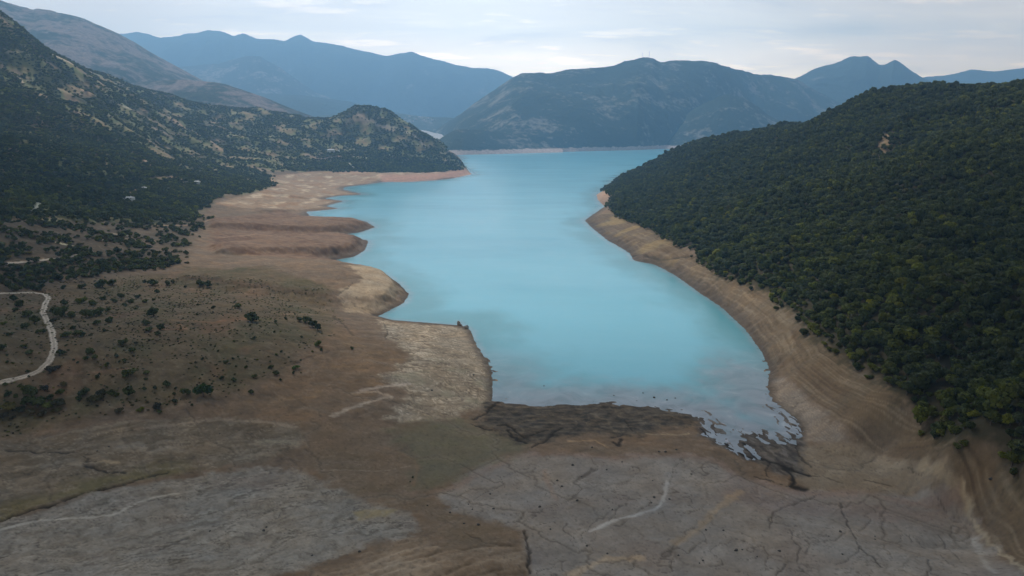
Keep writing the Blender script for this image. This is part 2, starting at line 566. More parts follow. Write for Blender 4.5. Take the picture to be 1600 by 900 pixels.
# drawn-down land: reddish brown with pale and dark strata
paint(np.ones(N, np.float32), alb(92, 79, 67))
paint(ss(-0.3, 0.6, n_big), alb(104, 86, 69), 0.6)
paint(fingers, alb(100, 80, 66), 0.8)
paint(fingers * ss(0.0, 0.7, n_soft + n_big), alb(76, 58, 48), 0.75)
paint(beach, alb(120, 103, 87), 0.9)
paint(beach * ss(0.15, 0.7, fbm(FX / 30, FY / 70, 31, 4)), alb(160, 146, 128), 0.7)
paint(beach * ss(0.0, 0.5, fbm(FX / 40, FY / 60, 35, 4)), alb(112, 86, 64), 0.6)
paint(plain, alb(80, 70, 54), 0.9)
paint(plain * ss(-0.1, 0.7, n_big + 0.4 * n_soft), alb(68, 64, 46), 0.7)
paint(plain * ss(0.2, 0.8, fbm(FX / 25, FY / 50, 37, 4)), alb(96, 76, 60), 0.6)
paint(scrub_flat, alb(64, 57, 47), 0.92)
paint(scrub_flat * ss(0.1, 0.6, fbm(FX / 30, FY / 50, 39, 4)), alb(88, 76, 64), 0.6)
paint(ochre, alb(97, 80, 63), 0.6)
paint(ochre * ss(0.25, 0.8, fbm(FX / 14, FY / 9, 41, 4)), alb(114, 92, 66), 0.45)
paint(penin, alb(140, 126, 108), 0.7)

# strata: lines that follow the levels of the old shores
lev = zr + 0.8 * n_big + 0.25 * n_soft
strata = np.sin(lev * 2 * np.pi / 1.15) * 0.5 + 0.5
strata2 = np.sin(lev * 2 * np.pi / 0.47 + 2 * n_big) * 0.5 + 0.5

# right bank
low_edge = trace([(914, 346), (950, 376), (985, 398), (1022, 413), (1090, 455), (1130, 482), (1165, 515), (1190, 550), (1210, 590), (1240, 615), (1300, 662), (1345, 692), (1440, 722), (1497, 768), (1545, 845), (1640, 940), (1700, 1000)])
selb = bank_r > 0
dlow = np.zeros(N)
dlow[selb] = seg_dist(np.stack([FX[selb], FY[selb]], -1), low_edge, False)
dlow = dlow + 1.2 * n_big
strata = 0.5 + 0.7 * perlin(dlow / 1.35, (FX + FY) / 70, 33) + 0.5 * perlin(dlow / 0.72, (FX + FY) / 45, 34)
strata = strata * np.where(selb, 1, 0)
paint(bank_r, alb(83, 72, 61), 0.95)
paint(bank_r * ss(2, 16, zr + 3 * n_soft), alb(86, 73, 57), 0.7)
paint(bank_r * ss(0.58, 0.95, strata), alb(110, 98, 83), 0.55)
paint(bank_r * ss(0.40, 0.05, strata), alb(68, 56, 45), 0.6)
paint(bank_r * ss(600, 900, rN) * ss(0, 0.5, n_big), alb(124, 106, 70), 0.45)
DZ += bank_r * (strata - 0.5) * 0.28
paint(flat_r, alb(105, 94, 81), 0.9)
paint(flat_r * ss(0.2, 0.7, n_soft), alb(122, 111, 97), 0.5)
paint(spit_r, alb(103, 94, 86), 0.9)
paint(spit_r * ss(0.6, 0.95, strata2), alb(120, 110, 99), 0.5)

# pale sediment apron with swirling layers
sw = fbm(FX / 30 + 0.25 * n_soft, FY / 24, 43, 3)
lay = 0.5 + 0.6 * perlin(sw * 7 + SDf / 9, FX / 40, 44) + 0.45 * perlin(sw * 17 + SDf / 4, FX / 25, 45)
paint(sediment, alb(116, 106, 93), 0.95)
paint(sediment * ss(0.55, 1.0, lay), alb(154, 143, 129), 0.8)
paint(sediment * ss(0.42, 0.0, lay), alb(80, 70, 60), 0.75)
paint(sediment * ss(0.1, 0.7, fbm(FX / 16, FY / 16, 47, 3)) * ss(430, 390, FY), alb(112, 108, 92), 0.5)
DZ += sediment * (lay - 0.5) * 0.35

# grey band and mud flats
str_dir = trace([(0, 828), (350, 755)])
dv = str_dir[1] - str_dir[0]
dv = dv / np.linalg.norm(dv)
al, ac = FX * dv[0] + FY * dv[1], -FX * dv[1] + FY * dv[0]
wx = 7.0 * fbm(FX / 34, FY / 34, 51, 3) + 2.4 * fbm(FX / 9, FY / 9, 52, 3)
stA = fbm(al / 17, (ac + wx) / 4.2, 53, 5, 0.62)
stB = fbm(al / 5, (ac + wx) / 1.5, 57, 4, 0.62)
vein = np.abs(fbm((al + 1.5 * ac) / 40 + 0.3 * n_big, (ac + 0.6 * wx) / 15, 58, 5, 0.55))
paint(band_l, alb(93, 84, 72), 0.95)
paint(band_l * ss(-0.1, 0.5, stA), alb(108, 98, 86), 0.6)
paint(band_l * ss(0.1, -0.5, stA), alb(78, 68, 57), 0.5)
paint(band_l * ss(0.0, 0.7, n_big), alb(84, 72, 58), 0.6)
cut = trace([(-120, 850), (0, 815), (100, 782), (160, 765), (260, 742)])
dcut = seg_dist(np.stack([FX, FY], -1)[rN < 420], cut, False)
near_cut = np.zeros(N, np.float32)
near_cut[rN < 420] = ss(16, 2, dcut + 4 * n_soft[rN < 420])
paint(band_l * near_cut, alb(90, 82, 54), 0.75)
paint(mud_l, alb(110, 105, 99), 0.97)
paint(mud_l * ss(-0.05, 0.6, stA), alb(114, 109, 103), 0.6)
paint(mud_l * ss(0.0, -0.6, stA), alb(86, 80, 72), 0.6)
paint(mud_l * ss(0.15, 0.7, stB), alb(122, 117, 111), 0.45)
paint(mud_l * ss(-0.15, -0.7, stB), alb(74, 68, 62), 0.45)
paint(mud_l * ss(0.25, 0.8, fbm(FX / 30, FY / 18, 59, 3)), alb(104, 94, 88), 0.4)
paint(mud_l * ss(0.05, 0.0, vein), alb(60, 55, 49), 0.75)
paint(mud_l * ss(0.05, 0.0, np.abs(vein - 0.16)), alb(134, 129, 123), 0.5)
paint(band_l * ss(0.05, 0.0, vein), alb(58, 50, 42), 0.6)
paint(band_l * ss(0.05, 0.0, np.abs(vein - 0.2)), alb(124, 114, 101), 0.5)
DZ += (mud_l + band_l * 1.3) * (stA * 0.07 + stB * 0.03)

rill = np.abs(fbm(FX / 34 + 0.35 * n_big, FY / 34 + 0.35 * n_big, 63, 4, 0.5))
rill2 = np.abs(fbm(FX / 13 + 0.3 * n_soft, FY / 13, 67, 4, 0.5))
paint(mud_r, alb(109, 103, 98), 0.97)
paint(mud_r * ss(-0.2, 0.7, n_big + 0.5 * n_soft), alb(119, 113, 108), 0.6)
paint(mud_r * ss(0.1, 0.8, fbm(FX / 28, FY / 20, 69, 3)), alb(100, 91, 86), 0.5)
paint(mud_r * ss(0.03, 0.0, rill), alb(60, 54, 49), 0.65)
paint(mud_r * ss(0.045, 0.0, rill2) * ss(-0.2, 0.4, n_big), alb(70, 64, 58), 0.55)
paint(mud_r * ss(0.05, 0.0, np.abs(rill2 - 0.12)) * ss(0.1, -0.3, n_big), alb(116, 110, 105), 0.5)
DZ -= mud_r * (ss(0.05, 0, rill) * 0.25 + ss(0.05, 0, rill2) * 0.1)
rim = stroke([(640, 770), (700, 765), (800, 713), (850, 708), (960, 716), (1000, 713), (1080, 712), (1120, 722), (1150, 742), (1200, 760), (1260, 772), (1350, 770), (1495, 775)], 7, 0.8, 1.0)
paint(rim * (0.5 + 0.5 * ss(-0.4, 0.4, n_soft)), alb(108, 92, 83), 0.7)
mauve = zone([(1150, 745), (1260, 772), (1490, 776), (1500, 815), (1330, 812), (1200, 800), (1120, 775)], 6, 5)
paint(mauve, alb(101, 89, 84), 0.6)

# centre: brown flat, olive flat
flat_c = zone([(478, 662), (560, 660), (620, 680), (655, 722), (640, 770), (700, 800), (820, 832), (800, 852), (700, 850), (650, 800), (560, 780), (480, 735)], 4, 4)
paint(flat_c, alb(95, 82, 69), 0.85)
paint(flat_c * ss(0.0, 0.7, fbm(FX / 30, FY / 12, 73, 4)), alb(86, 73, 57), 0.6)
vein2 = np.abs(fbm(FX / 22 + 0.4 * n_big, FY / 13 + 0.3 * n_big, 75, 5))
flats = np.clip(flat_c + olive + flat_r, 0, 1)
paint(flats * ss(0.03, 0.0, vein2), alb(66, 57, 48), 0.5)
paint(flats * ss(0.05, 0.0, np.abs(vein2 - 0.2)), alb(116, 104, 90), 0.35)
paint(olive, alb(86, 81, 67), 0.9)
paint(olive * ss(0.1, 0.7, n_soft), alb(82, 79, 60), 0.4)
bar = zone([(552, 800), (580, 796), (622, 796), (600, 808), (562, 812)], 1.0, 0.8)
paint(bar, alb(116, 106, 82), 0.8)

# bedded banks at the bottom centre
banks = zone([(480, 905), (560, 872), (640, 845), (668, 842), (672, 855), (700, 858), (810, 850), (824, 872), (826, 905), (700, 980), (450, 980)], 2, 1.5)
bd = 0.5 + 0.7 * perlin(ac / 6.5 + 0.5 * n_big, al / 45, 46) + 0.35 * perlin(ac / 2.4 + .3 * n_soft, al / 18, 48) + 0.15 * fbm(FX / 2.5, FY / 2.5, 49, 3)
paint(banks, alb(104, 90, 76), 0.95)
paint(banks * ss(0.55, 1.0, bd), alb(128, 114, 99), 0.7)
paint(banks * ss(0.42, 0.0, bd), alb(72, 60, 46), 0.75)
DZ += banks * (bd - 0.5) * 1.3

# wet dark silt along the near shore
wn = fbm(FX / 11, FY / 7, 77, 4)
paint(wet_strip, alb(58, 53, 47), 0.94)
wn2 = fbm(FX / 6, FY / 3.2, 78, 5, 0.6)
paint(wet_strip * ss(0.15, 0.7, wn2), alb(84, 75, 65), 0.6)
paint(wet_strip * ss(0.0, -0.6, wn2), alb(36, 33, 30), 0.8)
WET += wet_strip * ss(0.3, -0.2, wn) * 0.12
marsh = zone([(1085, 645), (1130, 640), (1200, 632), (1240, 652), (1255, 680), (1250, 705), (1260, 745), (1225, 745), (1180, 722), (1130, 700), (1095, 680)], 3, 3)
paint(marsh, alb(66, 61, 57), 0.88)
mn = fbm((FX + 0.25 * FY) / 3.0 + 0.6 * n_soft, FY / 9, 79, 4)
paint(marsh * ss(0.15, 0.6, mn), alb(98, 93, 90), 0.6)
paint(marsh * ss(-0.1, -0.5, mn), alb(44, 38, 35), 0.8)
WET = np.maximum(WET, marsh * 0.3)
DZ += marsh * mn * 0.12

rimp = ss(2.5, 5, SDf) * ss(13, 6, SDf) * (rN > 430) * (X.ravel() < 60) * ss(-0.3, 0.3, n_soft + 0.5 * n_big)
paint((rimp * (1 - left_hill)).astype(np.float32), alb(128, 115, 100), 0.5)
# dark wet rims: the waterline
edge = ss(6, 0.3, SDf / (rN / 330)) * (SDf > -2)
paint(edge.astype(np.float32), alb(50, 43, 37), 0.75)
WET = np.maximum(WET, edge * 0.2)

DARK = alb(27, 23, 20)
DARKS = []
for ps, wd, dp, k in [
    ([(1095, 668), (1105, 682), (1112, 678)], 1.6, .2, .9), ([(1122, 684), (1140, 700), (1165, 714), (1190, 718)], 3.0, .4, .95),
    ([(1160, 692), (1180, 712), (1205, 722), (1225, 728), (1245, 738), (1262, 742)], 3.2, .6, 1),
    ([(1225, 728), (1236, 742), (1240, 752), (1236, 760), (1258, 764)], 4.2, .7, 1), ([(1205, 722), (1195, 735), (1200, 745)], 1.2, .2, .8),
    ([(1180, 745), (1200, 750), (1215, 755), (1228, 760)], 1.4, .2, .8), ([(1242, 690), (1246, 706), (1256, 720), (1268, 730)], 1.8, .3, .7),
    ([(1262, 742), (1290, 745), (1320, 756)], 1.0, .2, .6), ([(735, 662), (750, 668), (768, 672)], 2.0, .4, .9), ([(740, 655), (760, 645), (772, 634), (778, 628)], 2.6, .5, .9),
    ([(778, 665), (790, 664), (800, 668), (812, 680), (820, 684)], 2.2, .4, .95), ([(795, 672), (800, 682), (812, 688), (822, 692)], 2.4, .4, .95),
    ([(830, 680), (840, 675), (856, 672)], 1.4, .3, .9), ([(832, 698), (848, 692), (858, 684), (868, 674), (880, 668)], 2.2, .4, .85),
    ([(955, 684), (972, 680)], 2.0, .3, .9), ([(958, 690), (966, 696), (970, 686)], 3.0, .3, .9), ([(975, 655), (984, 668), (988, 674)], 1.6, .2, .7), ([(855, 636), (862, 628), (866, 622)], 1.2, .2, .6),
    ([(1310, 783), (1318, 800), (1330, 830), (1345, 858), (1360, 868), (1378, 884)], 1.1, .35, .85), ([(1345, 858), (1330, 872), (1305, 882)], 0.9, .25, .7),
    ([(1275, 775), (1230, 790), (1207, 803), (1202, 825)], 1.2, .25, .7), ([(1232, 828), (1244, 848), (1250, 858), (1246, 878)], 1.3, .3, .7), ([(1228, 880), (1215, 900)], 1.3, .3, .7),
    ([(1400, 825), (1430, 842), (1460, 862), (1490, 885)], 0.8, .2, .5), ([(1350, 785), (1372, 800), (1382, 806)], 0.9, .2, .6), ([(1464, 780), (1478, 792), (1482, 800)], 0.9, .2, .7), ([(1468, 835), (1485, 860), (1497, 875)], 0.9, .25, .65),
    ([(1448, 900), (1455, 885), (1452, 875)], 1.2, .3, .8), ([(1350, 750), (1375, 755), (1400, 760)], 1.2, .2, .65), ([(1420, 730), (1442, 742)], 0.9, .2, .6),
    ([(0, 814), (40, 800), (80, 790), (100, 782), (140, 768), (160, 765)], 2.2, 1.0, .95), ([(160, 765), (200, 755), (232, 744), (262, 738)], 1.4, .6, .8),
    ([(135, 728), (155, 735), (170, 738), (195, 738)], 2.0, .5, .85), ([(10, 704), (40, 706), (80, 707), (120, 706)], 1.8, .5, .7), ([(130, 712), (136, 722), (150, 721)], 1.6, .4, .7),
    ([(250, 858), (275, 848), (292, 840)], 2.2, .3, .55), ([(60, 898), (80, 890)], 1.2, .3, .7), ([(820, 830), (826, 860), (825, 885), (828, 895)], 1.6, .8, .7), ([(725, 832), (760, 848), (800, 852)], 1.2, .3, .4),
    ([(400, 592), (440, 575), (480, 560), (520, 548)], 1.4, .4, .45), ([(600, 505), (606, 520), (602, 530)], 1.5, .5, .7), ([(530, 470), (545, 460), (552, 452)], 2.2, .5, .6),
    ([(410, 548), (440, 560), (470, 568)], 1.2, .3, .5), ([(520, 495), (540, 510), (552, 525)], 3.0, .5, .45),
    ([(1180, 545), (1190, 552)], 1.6, .3, .7), ([(985, 400), (1030, 406), (1082, 400)], 6.0, 1.2, .55),
]:
    onmud = min(p[1] for p in ps) > 768 and min(p[0] for p in ps) > 1190
    m = stroke(ps, wd * (0.75 if onmud else 1), 0.5, 0.9)
    DARKS.append((m, k * (0.68 if onmud else 0.95)))
    DZ -= m * dp
    WET = WET * (1 - m) + 0.08 * m

for ps, wd, c, k, wb in [
    ([(-20, 832), (60, 813), (130, 809), (175, 805), (200, 793), (220, 783), (250, 775), (280, 771)], 1.6, (152, 147, 140), .75, .4), ([(280, 771), (320, 762), (345, 755), (360, 746)], 1.1, (140, 135, 128), .6, .4),
    ([(1042, 752), (1040, 770), (1036, 784), (1022, 796), (990, 805), (968, 810), (945, 820), (922, 830)], 2.0, (148, 145, 143), .8, .5), ([(1044, 740), (1040, 790), (1010, 800)], 4.5, (118, 115, 114), .45, .6),
    ([(1156, 768), (1130, 788), (1105, 812), (1080, 834), (1055, 848)], 4.2, (128, 112, 94), .65, 1.0), ([(895, 898), (925, 882), (955, 872), (1000, 872)], 4.0, (140, 124, 106), .75, .8),
    ([(1500, 760), (1515, 780), (1518, 805), (1530, 830), (1545, 850), (1575, 870), (1600, 892)], 1.6, (136, 126, 110), .6, 1.0), ([(1522, 842), (1530, 860), (1538, 878), (1556, 895)], 3.2, (136, 132, 128), .6, .6),
    ([(1440, 722), (1480, 748), (1500, 765), (1512, 782)], 3.0, (136, 122, 102), .5, 1.2), ([(850, 735), (856, 755), (868, 780)], 3.0, (116, 100, 90), .6, .8),
    ([(520, 650), (550, 638), (575, 630), (600, 622)], 4.0, (140, 128, 116), .7, 1.5), ([(565, 610), (600, 604), (640, 600)], 4.0, (146, 134, 124), .7, 1.5), ([(560, 615), (590, 612), (610, 622)], 4.0, (134, 122, 110), .7, 1.5),
    ([(210, 672), (290, 662), (340, 656), (420, 660), (460, 668)], 3.0, (124, 112, 100), .6, 1.0), ([(0, 700), (90, 680), (180, 664), (240, 656)], 2.2, (112, 102, 90), .6, 1.0),
    ([(400, 690), (440, 690), (462, 694)], 3.0, (120, 112, 96), .6, 1.0), ([(185, 700), (215, 694), (225, 702)], 4, (118, 110, 100), .6, 1.2), ([(235, 708), (265, 700), (285, 705)], 4, (118, 110, 100), .6, 1.2), ([(160, 722), (185, 724)], 3, (144, 128, 106), .7, 1.0), ([(70, 728), (105, 718), (128, 728)], 4, (112, 104, 94), .6, 1.2),
    ([(490, 735), (520, 734), (600, 736), (640, 728)], 1.0, (124, 112, 98), .5, .4), ([(600, 700), (625, 708), (648, 720), (652, 735), (645, 760)], 1.8, (104, 86, 68), .5, .6),
    ([(1130, 660), (1150, 668), (1148, 680), (1135, 690)], 3.0, (150, 158, 176), .7, .8), ([(1010, 678), (1060, 680), (1075, 677)], 1.6, (130, 116, 96), .6, .6), ([(890, 690), (930, 688), (948, 698)], 2.0, (140, 118, 92), .6, .8),
    ([(440, 492), (500, 492), (545, 498)], 3.0, (128, 104, 84), .5, 1.0), ([(330, 415), (420, 405), (520, 412), (570, 420)], 4, (124, 102, 84), .45, 2), ([(250, 515), (290, 516), (280, 508)], 4, (122, 88, 66), .5, 1.5), ([(260, 500), (330, 505), (390, 498)], 5, (116, 86, 64), .5, 2),
    ([(80, 585), (140, 582), (200, 577)], 1.6, (108, 86, 72), .6, .6), ([(340, 372), (400, 366), (470, 372)], 6, (134, 112, 96), .5, 2),
]:
    paint(stroke(ps, wd, 0.7, wb), alb(*c), k)

# hills: brown soil showing between the shrubs, pale scars
soilp = fbm(FX / 70, FY / 70, 81, 5, 0.55)
lit_tint = left_hill * (1 - np.minimum(ss(0, 1, fbm(FX / 300, FY / 300, 82, 2) + 0.3), 1) * 0.4)
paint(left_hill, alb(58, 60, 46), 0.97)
paint(lit_tint * ss(-0.3, 0.3, fbm(FX / 90, FY / 90, 84, 4)), alb(104, 106, 70), 0.75)  # sunlit look of the slope painted in as lighter olive ground
paint(left_hill * ss(0.15, 0.7, soilp), alb(122, 104, 84), 0.75)
paint(left_hill * ss(0.2, 0.6, fbm(FX / 55, FY / 55, 83, 4)), alb(96, 100, 62), 0.6)
paint(left_hill * ss(0.5, 0.95, fbm(FX / 40, FY / 40, 85, 4)), alb(140, 126, 110), 0.5)
paint(right_hill, alb(46, 43, 32), 0.95)
bareL = np.zeros(N, np.float32)
for ps, wd, c, k in [
    ([(282, 275), (300, 271), (316, 268)], 7, (215, 205, 180), .9), ([(160, 318), (185, 318), (205, 312)], 7, (170, 165, 155), .85), ([(188, 305), (200, 302), (225, 298)], 7, (170, 165, 158), .85), ([(300, 289), (312, 287)], 8, (175, 170, 168), .8),
    ([(50, 335), (62, 328), (68, 325)], 5, (190, 184, 170), .8), ([(200, 243), (215, 250), (238, 265)], 16, (140, 116, 100), .8), ([(160, 298), (180, 300), (215, 290)], 16, (122, 98, 84), .7), ([(240, 282), (270, 282), (290, 288)], 14, (112, 94, 80), .7),
    ([(85, 345), (95, 346)], 5, (160, 156, 150), .7), ([(92, 380), (98, 382), (116, 385)], 4, (180, 172, 150), .8), ([(165, 368), (180, 366), (200, 368)], 5, (140, 134, 124), .6), ([(160, 376), (200, 374)], 3, (140, 130, 115), .6),
    ([(275, 195), (300, 206), (330, 218), (345, 228)], 22, (150, 124, 104), .75), ([(88, 95), (112, 108), (130, 112)], 24, (176, 160, 146), .7), ([(110, 135), (125, 140), (140, 152)], 16, (150, 124, 104), .7), ([(150, 140), (175, 150)], 14, (150, 124, 104), .7),
    ([(60, 145), (80, 155), (105, 165)], 16, (146, 124, 104), .7), ([(175, 160), (215, 180)], 12, (176, 160, 150), .7), ([(240, 153), (285, 158)], 14, (140, 112, 92), .7), ([(480, 245), (500, 250), (530, 245)], 24, (130, 112, 106), .7), ([(555, 246), (575, 248)], 16, (190, 180, 150), .8),
    ([(545, 255), (552, 262)], 12, (150, 146, 132), .7), ([(355, 240), (370, 250), (380, 256)], 12, (150, 140, 120), .7), ([(295, 242), (325, 250)], 20, (120, 118, 84), .7), ([(400, 247), (420, 252), (435, 258)], 20, (130, 126, 92), .6),
    ([(0, 412), (50, 408), (80, 405)], 4, (128, 110, 92), .8), ([(330, 345), (300, 352), (225, 353)], 6, (128, 108, 92), .7), ([(560, 185), (590, 195), (615, 205)], 16, (140, 126, 116), .6), ([(600, 196), (640, 212), (665, 228)], 14, (150, 140, 132), .6), ([(10, 82), (40, 88)], 12, (150, 140, 120), .6),
    ([(12, 108), (28, 118), (36, 128)], 8, (170, 156, 140), .7),
]:
    m = stroke(ps, wd, 0.6, 2.0)
    paint(m, alb(*c), k)
    bareL = np.maximum(bareL, m)
shore_pink = left_hill * 0
redshore = zone([(738, 266), (690, 266), (640, 270), (590, 272), (600, 286), (650, 285), (740, 274)], 6, 3, world=[(-190, 2450), (-200, 2650), (-330, 2700)])
paint(redshore * ss(16, 8, zr), alb(140, 108, 94), 0.9)
# bare shore belt everywhere the water has fallen from
belt_far = ss(17, 11, zr) * ss(1200, 1500, rN) * (1 - beach)
paint(belt_far.astype(np.float32), alb(150, 122, 104), 0.7)

# drainage: rain and receding water run off along the real slope to the lake; flow is gathered cell by cell
import heapq
GC, GX0, GX1, GY0, GY1 = 0.8, -330.0, 330.0, 140.0, 560.0
gnx, gny = int((GX1 - GX0) / GC), int((GY1 - GY0) / GC)
qx, qy = np.meshgrid(GX0 + GC * np.arange(gnx), GY0 + GC * np.arange(gny))
gh = height(qx, qy) + 0.55 * fbm(qx / 24, qy / 24, 201, 3) + 0.22 * fbm(qx / 5, qy / 5, 205, 3) + 0.05 * np.random.default_rng(3).random(qx.shape)
gw = height(qx, qy) <= 0.0
hl = gh.ravel().tolist()
done = np.zeros(gnx * gny, bool)
done[gw.ravel()] = True
ar = np.arange(gnx * gny).reshape(gny, gnx)
nb = np.zeros_like(gw)
nb[1:-1, 1:-1] = ~gw[1:-1, 1:-1] & (gw[:-2, 1:-1] | gw[2:, 1:-1] | gw[1:-1, :-2] | gw[1:-1, 2:])
done[ar[0]] = done[ar[-1]] = True
done[ar[:, 0]] = done[ar[:, -1]] = True
dn = done.tolist()
par, heap, seq = [-1] * (gnx * gny), [], []
for i in ar[nb].tolist():
    dn[i] = True
    heap.append((hl[i], i))
heapq.heapify(heap)
OFF = (1, -1, gnx, -gnx, gnx + 1, gnx - 1, -gnx + 1, -gnx - 1)
while heap:
    hv, i = heapq.heappop(heap)
    seq.append(i)
    for o_ in OFF:
        j = i + o_
        if not dn[j]:
            dn[j] = True
            par[j] = i
            heapq.heappush(heap, (max(hl[j], hv + 1e-4), j))
acc = [1.0] * (gnx * gny)
for i in reversed(seq):
    if par[i] >= 0:
        acc[par[i]] += acc[i]
lac = np.log(np.array(acc).reshape(gny, gnx))


def gridval(G):
    fx_ = np.clip((FX - GX0) / GC, 0, gnx - 1.001)
    fy_ = np.clip((FY - GY0) / GC, 0, gny - 1.001)
    i, j = fy_.astype(int), fx_.astype(int)
    a, b = fy_ - i, fx_ - j
    v = G[i, j] * (1 - a) * (1 - b) + G[i + 1, j] * a * (1 - b) + G[i, j + 1] * (1 - a) * b + G[i + 1, j + 1] * a * b
    return v * ((FX > GX0 + 2) & (FX < GX1 - 2) & (FY > GY0 + 2) & (FY < GY1 - 2) & (SDf > 1))


def blur(G, n):
    for _ in range(n):
        G = (np.roll(G, 1, 0) + np.roll(G, -1, 0) + 2 * G) / 4
        G = (np.roll(G, 1, 1) + np.roll(G, -1, 1) + 2 * G) / 4
    return G


ch_small = gridval(ss(4.2, 6.2, lac)).astype(np.float32)
ch_big = gridval(ss(6.8, 8.6, lac)).astype(np.float32)
ch_silt = gridval(np.minimum(2.2 * blur(ss(6.0, 7.6, lac), 5), 1)).astype(np.float32)
onbare = np.clip(1 - right_hill - left_hill, 0, 1) * (1 - 0.6 * plain) * (1 - 0.5 * bank_r) * (1 - marsh)
muds = np.clip(mud_r + mud_l + band_l, 0, 1)
paint(onbare * ch_silt * (0.35 + 0.65 * ss(-0.2, 0.5, n_big)), alb(126, 117, 106), 0.42)
paint(onbare * ch_small * (1 - mud_l), alb(66, 59, 52), 0.34)
paint(onbare * ch_small * mud_l * ss(-0.2, 0.3, n_big), alb(124, 119, 113), 0.45)
paint(onbare * ch_big * (1 - 0.5 * mud_l), alb(54, 47, 41), 0.42)
DZ -= onbare * (0.10 * ch_small + 0.20 * ch_big)

# weathering that crosses every bare surface: drifts of silt, darker damp hollows, stones
bare = np.clip(1 - right_hill - left_hill, 0, 1)
wq = 0.9 * n_big
w1 = fbm(FX / 20 + wq, FY / 13 + wq, 161, 6, 0.6)
w2 = fbm(FX / 6 + wq, FY / 4.2 - wq, 165, 5, 0.62)
w3 = ridged(FX / 16 + wq, FY / 12, 169, 5)
calm = bare * (1 - 0.35 * mud_l) * (1 - 0.72 * np.clip(mud_r + flat_c + olive + flat_r + bank_r, 0, 1))
C *= (1 + calm * (0.17 * np.clip(w1, -.9, .9) + 0.12 * np.clip(w2, -.9, .9)))[:, None]
hue = (bare * np.clip(fbm(FX / 26, FY / 18, 173, 4), -1, 1))[:, None]
C *= 1 + hue * np.array([[0.05, 0.0, -0.06]])
paint(calm * ss(0.62, 0.9, w3) * 0.5, alb(128, 117, 104), 0.4)
st = fbm(FX / 1.7, FY / 1.7, 177, 3)
paint(bare * ss(0.62, 0.85, st + 0.25 * n_soft) * (SDf > 3) * (rN < 700), alb(56, 50, 44), 0.4)
DZ += calm * ss(2, 12, SDf) * (0.20 * w1 + 0.07 * w2 + 0.06 * w3)

for m, k in DARKS:
    paint(m, DARK, k)

# vegetation density
FOR_R = right_hill * (0.98 - 0.85 * ss(0.62, 0.9, fbm(FX / 17, FY / 17, 121, 4)))
scar_r = stroke([(1385, 215), (1388, 235), (1382, 255)], 26, 0.8, 5)
FOR_R = FOR_R * (1 - 0.75 * scar_r)
paint(scar_r, alb(112, 96, 78), 0.7)
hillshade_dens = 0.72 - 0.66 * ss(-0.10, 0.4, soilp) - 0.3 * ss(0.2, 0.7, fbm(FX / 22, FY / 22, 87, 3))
shaded_spur = zone([(-150, 60), (0, 40), (60, 75), (110, 105), (60, 100), (0, 80), (-150, 80)], 20, 10, big=True) + \
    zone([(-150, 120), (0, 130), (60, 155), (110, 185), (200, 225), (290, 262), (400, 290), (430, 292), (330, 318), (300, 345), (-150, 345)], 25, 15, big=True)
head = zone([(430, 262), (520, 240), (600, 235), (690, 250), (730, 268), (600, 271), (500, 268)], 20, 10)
hillshade_dens = np.maximum(hillshade_dens, np.minimum(shaded_spur, 1) * 0.93)  # denser scrub on the spur stands in for cloud shade
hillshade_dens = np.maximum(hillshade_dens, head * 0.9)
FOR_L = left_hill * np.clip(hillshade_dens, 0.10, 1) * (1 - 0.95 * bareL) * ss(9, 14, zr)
clump = fbm(FX / 28, FY / 34, 89, 4)
FOR_S = scrub_flat * np.clip(0.30 + 1.1 * clump, 0.05, 0.9) * (1 - 0.95 * bareL)
hedge = zone([(-100, 425), (0, 412), (60, 408), (120, 412), (200, 402), (280, 404), (280, 416), (200, 425), (130, 436), (60, 448), (0, 452), (-100, 455)], 4, 5)
FOR_S = np.maximum(FOR_S, hedge * 0.85)

# ------------------------------------------------------------------ relief detail
hill = np.clip(left_hill + right_hill, 0, 1)
for ps, up, sf in [([(330, 346), (420, 342), (500, 344), (560, 347), (584, 355), (545, 361), (480, 362), (400, 358), (330, 356)], 6.5, 9), ([(340, 386), (420, 380), (500, 370), (560, 372), (574, 377), (562, 392), (530, 401), (470, 396), (340, 398)], 7.0, 9),
                   ([(280, 440), (400, 420), (520, 416), (600, 430), (636, 459), (624, 472), (570, 480), (500, 470), (400, 455)], 6.0, 14), ([(400, 316), (470, 322), (528, 325), (470, 330), (400, 332)], 3.5, 8), ([(430, 288), (500, 300), (530, 312), (440, 306)], 2.5, 8)]:
    mm = zone(ps, sf, 3)
    DZ += mm * up * ss(0, 14, SDf)
    paint(mm * ss(0.25, 0.6, mm) * ss(0.95, 0.6, mm), alb(84, 66, 55), 0.55)  # finger flanks darkened: shade and wet soil painted into the colour

DZ += left_hill * (fbm(FX / 300, FY / 300, 91, 4) * 22 + ridged(FX / 190, FY / 190, 95, 4) * 14 - 6) * ss(15, 90, zr)
DZ += right_hill * (fbm(FX / 170, FY / 170, 97, 3) * 15 + ridged(FX / 120, FY / 120, 98, 2) * 5 - 3) * ss(24, 80, zr)
gl = ridged(FX / 30, FY / 30, 101, 4)
drawn = np.clip(1 - hill - bank_r * 0.85 - spit_r - mud_l - mud_r - marsh - wet_strip - flat_c - olive - flat_r, 0, 1) * ss(1.0, 8, zr)
DZ += drawn * gl * 0.7 * ss(2, 14, zr)
paint((drawn * ss(0.1, -0.5, gl) * (1 - plain * 0.6)).astype(np.float32), alb(74, 58, 46), 0.45)
DZ += drawn * (strata2 - 0.5) * 0.12
DZ += 0.05 * n_soft * (SDf > 0)
Z2 = Z.ravel() + DZ * ss(0, 10, SDf / np.maximum(rN / 400, 1))
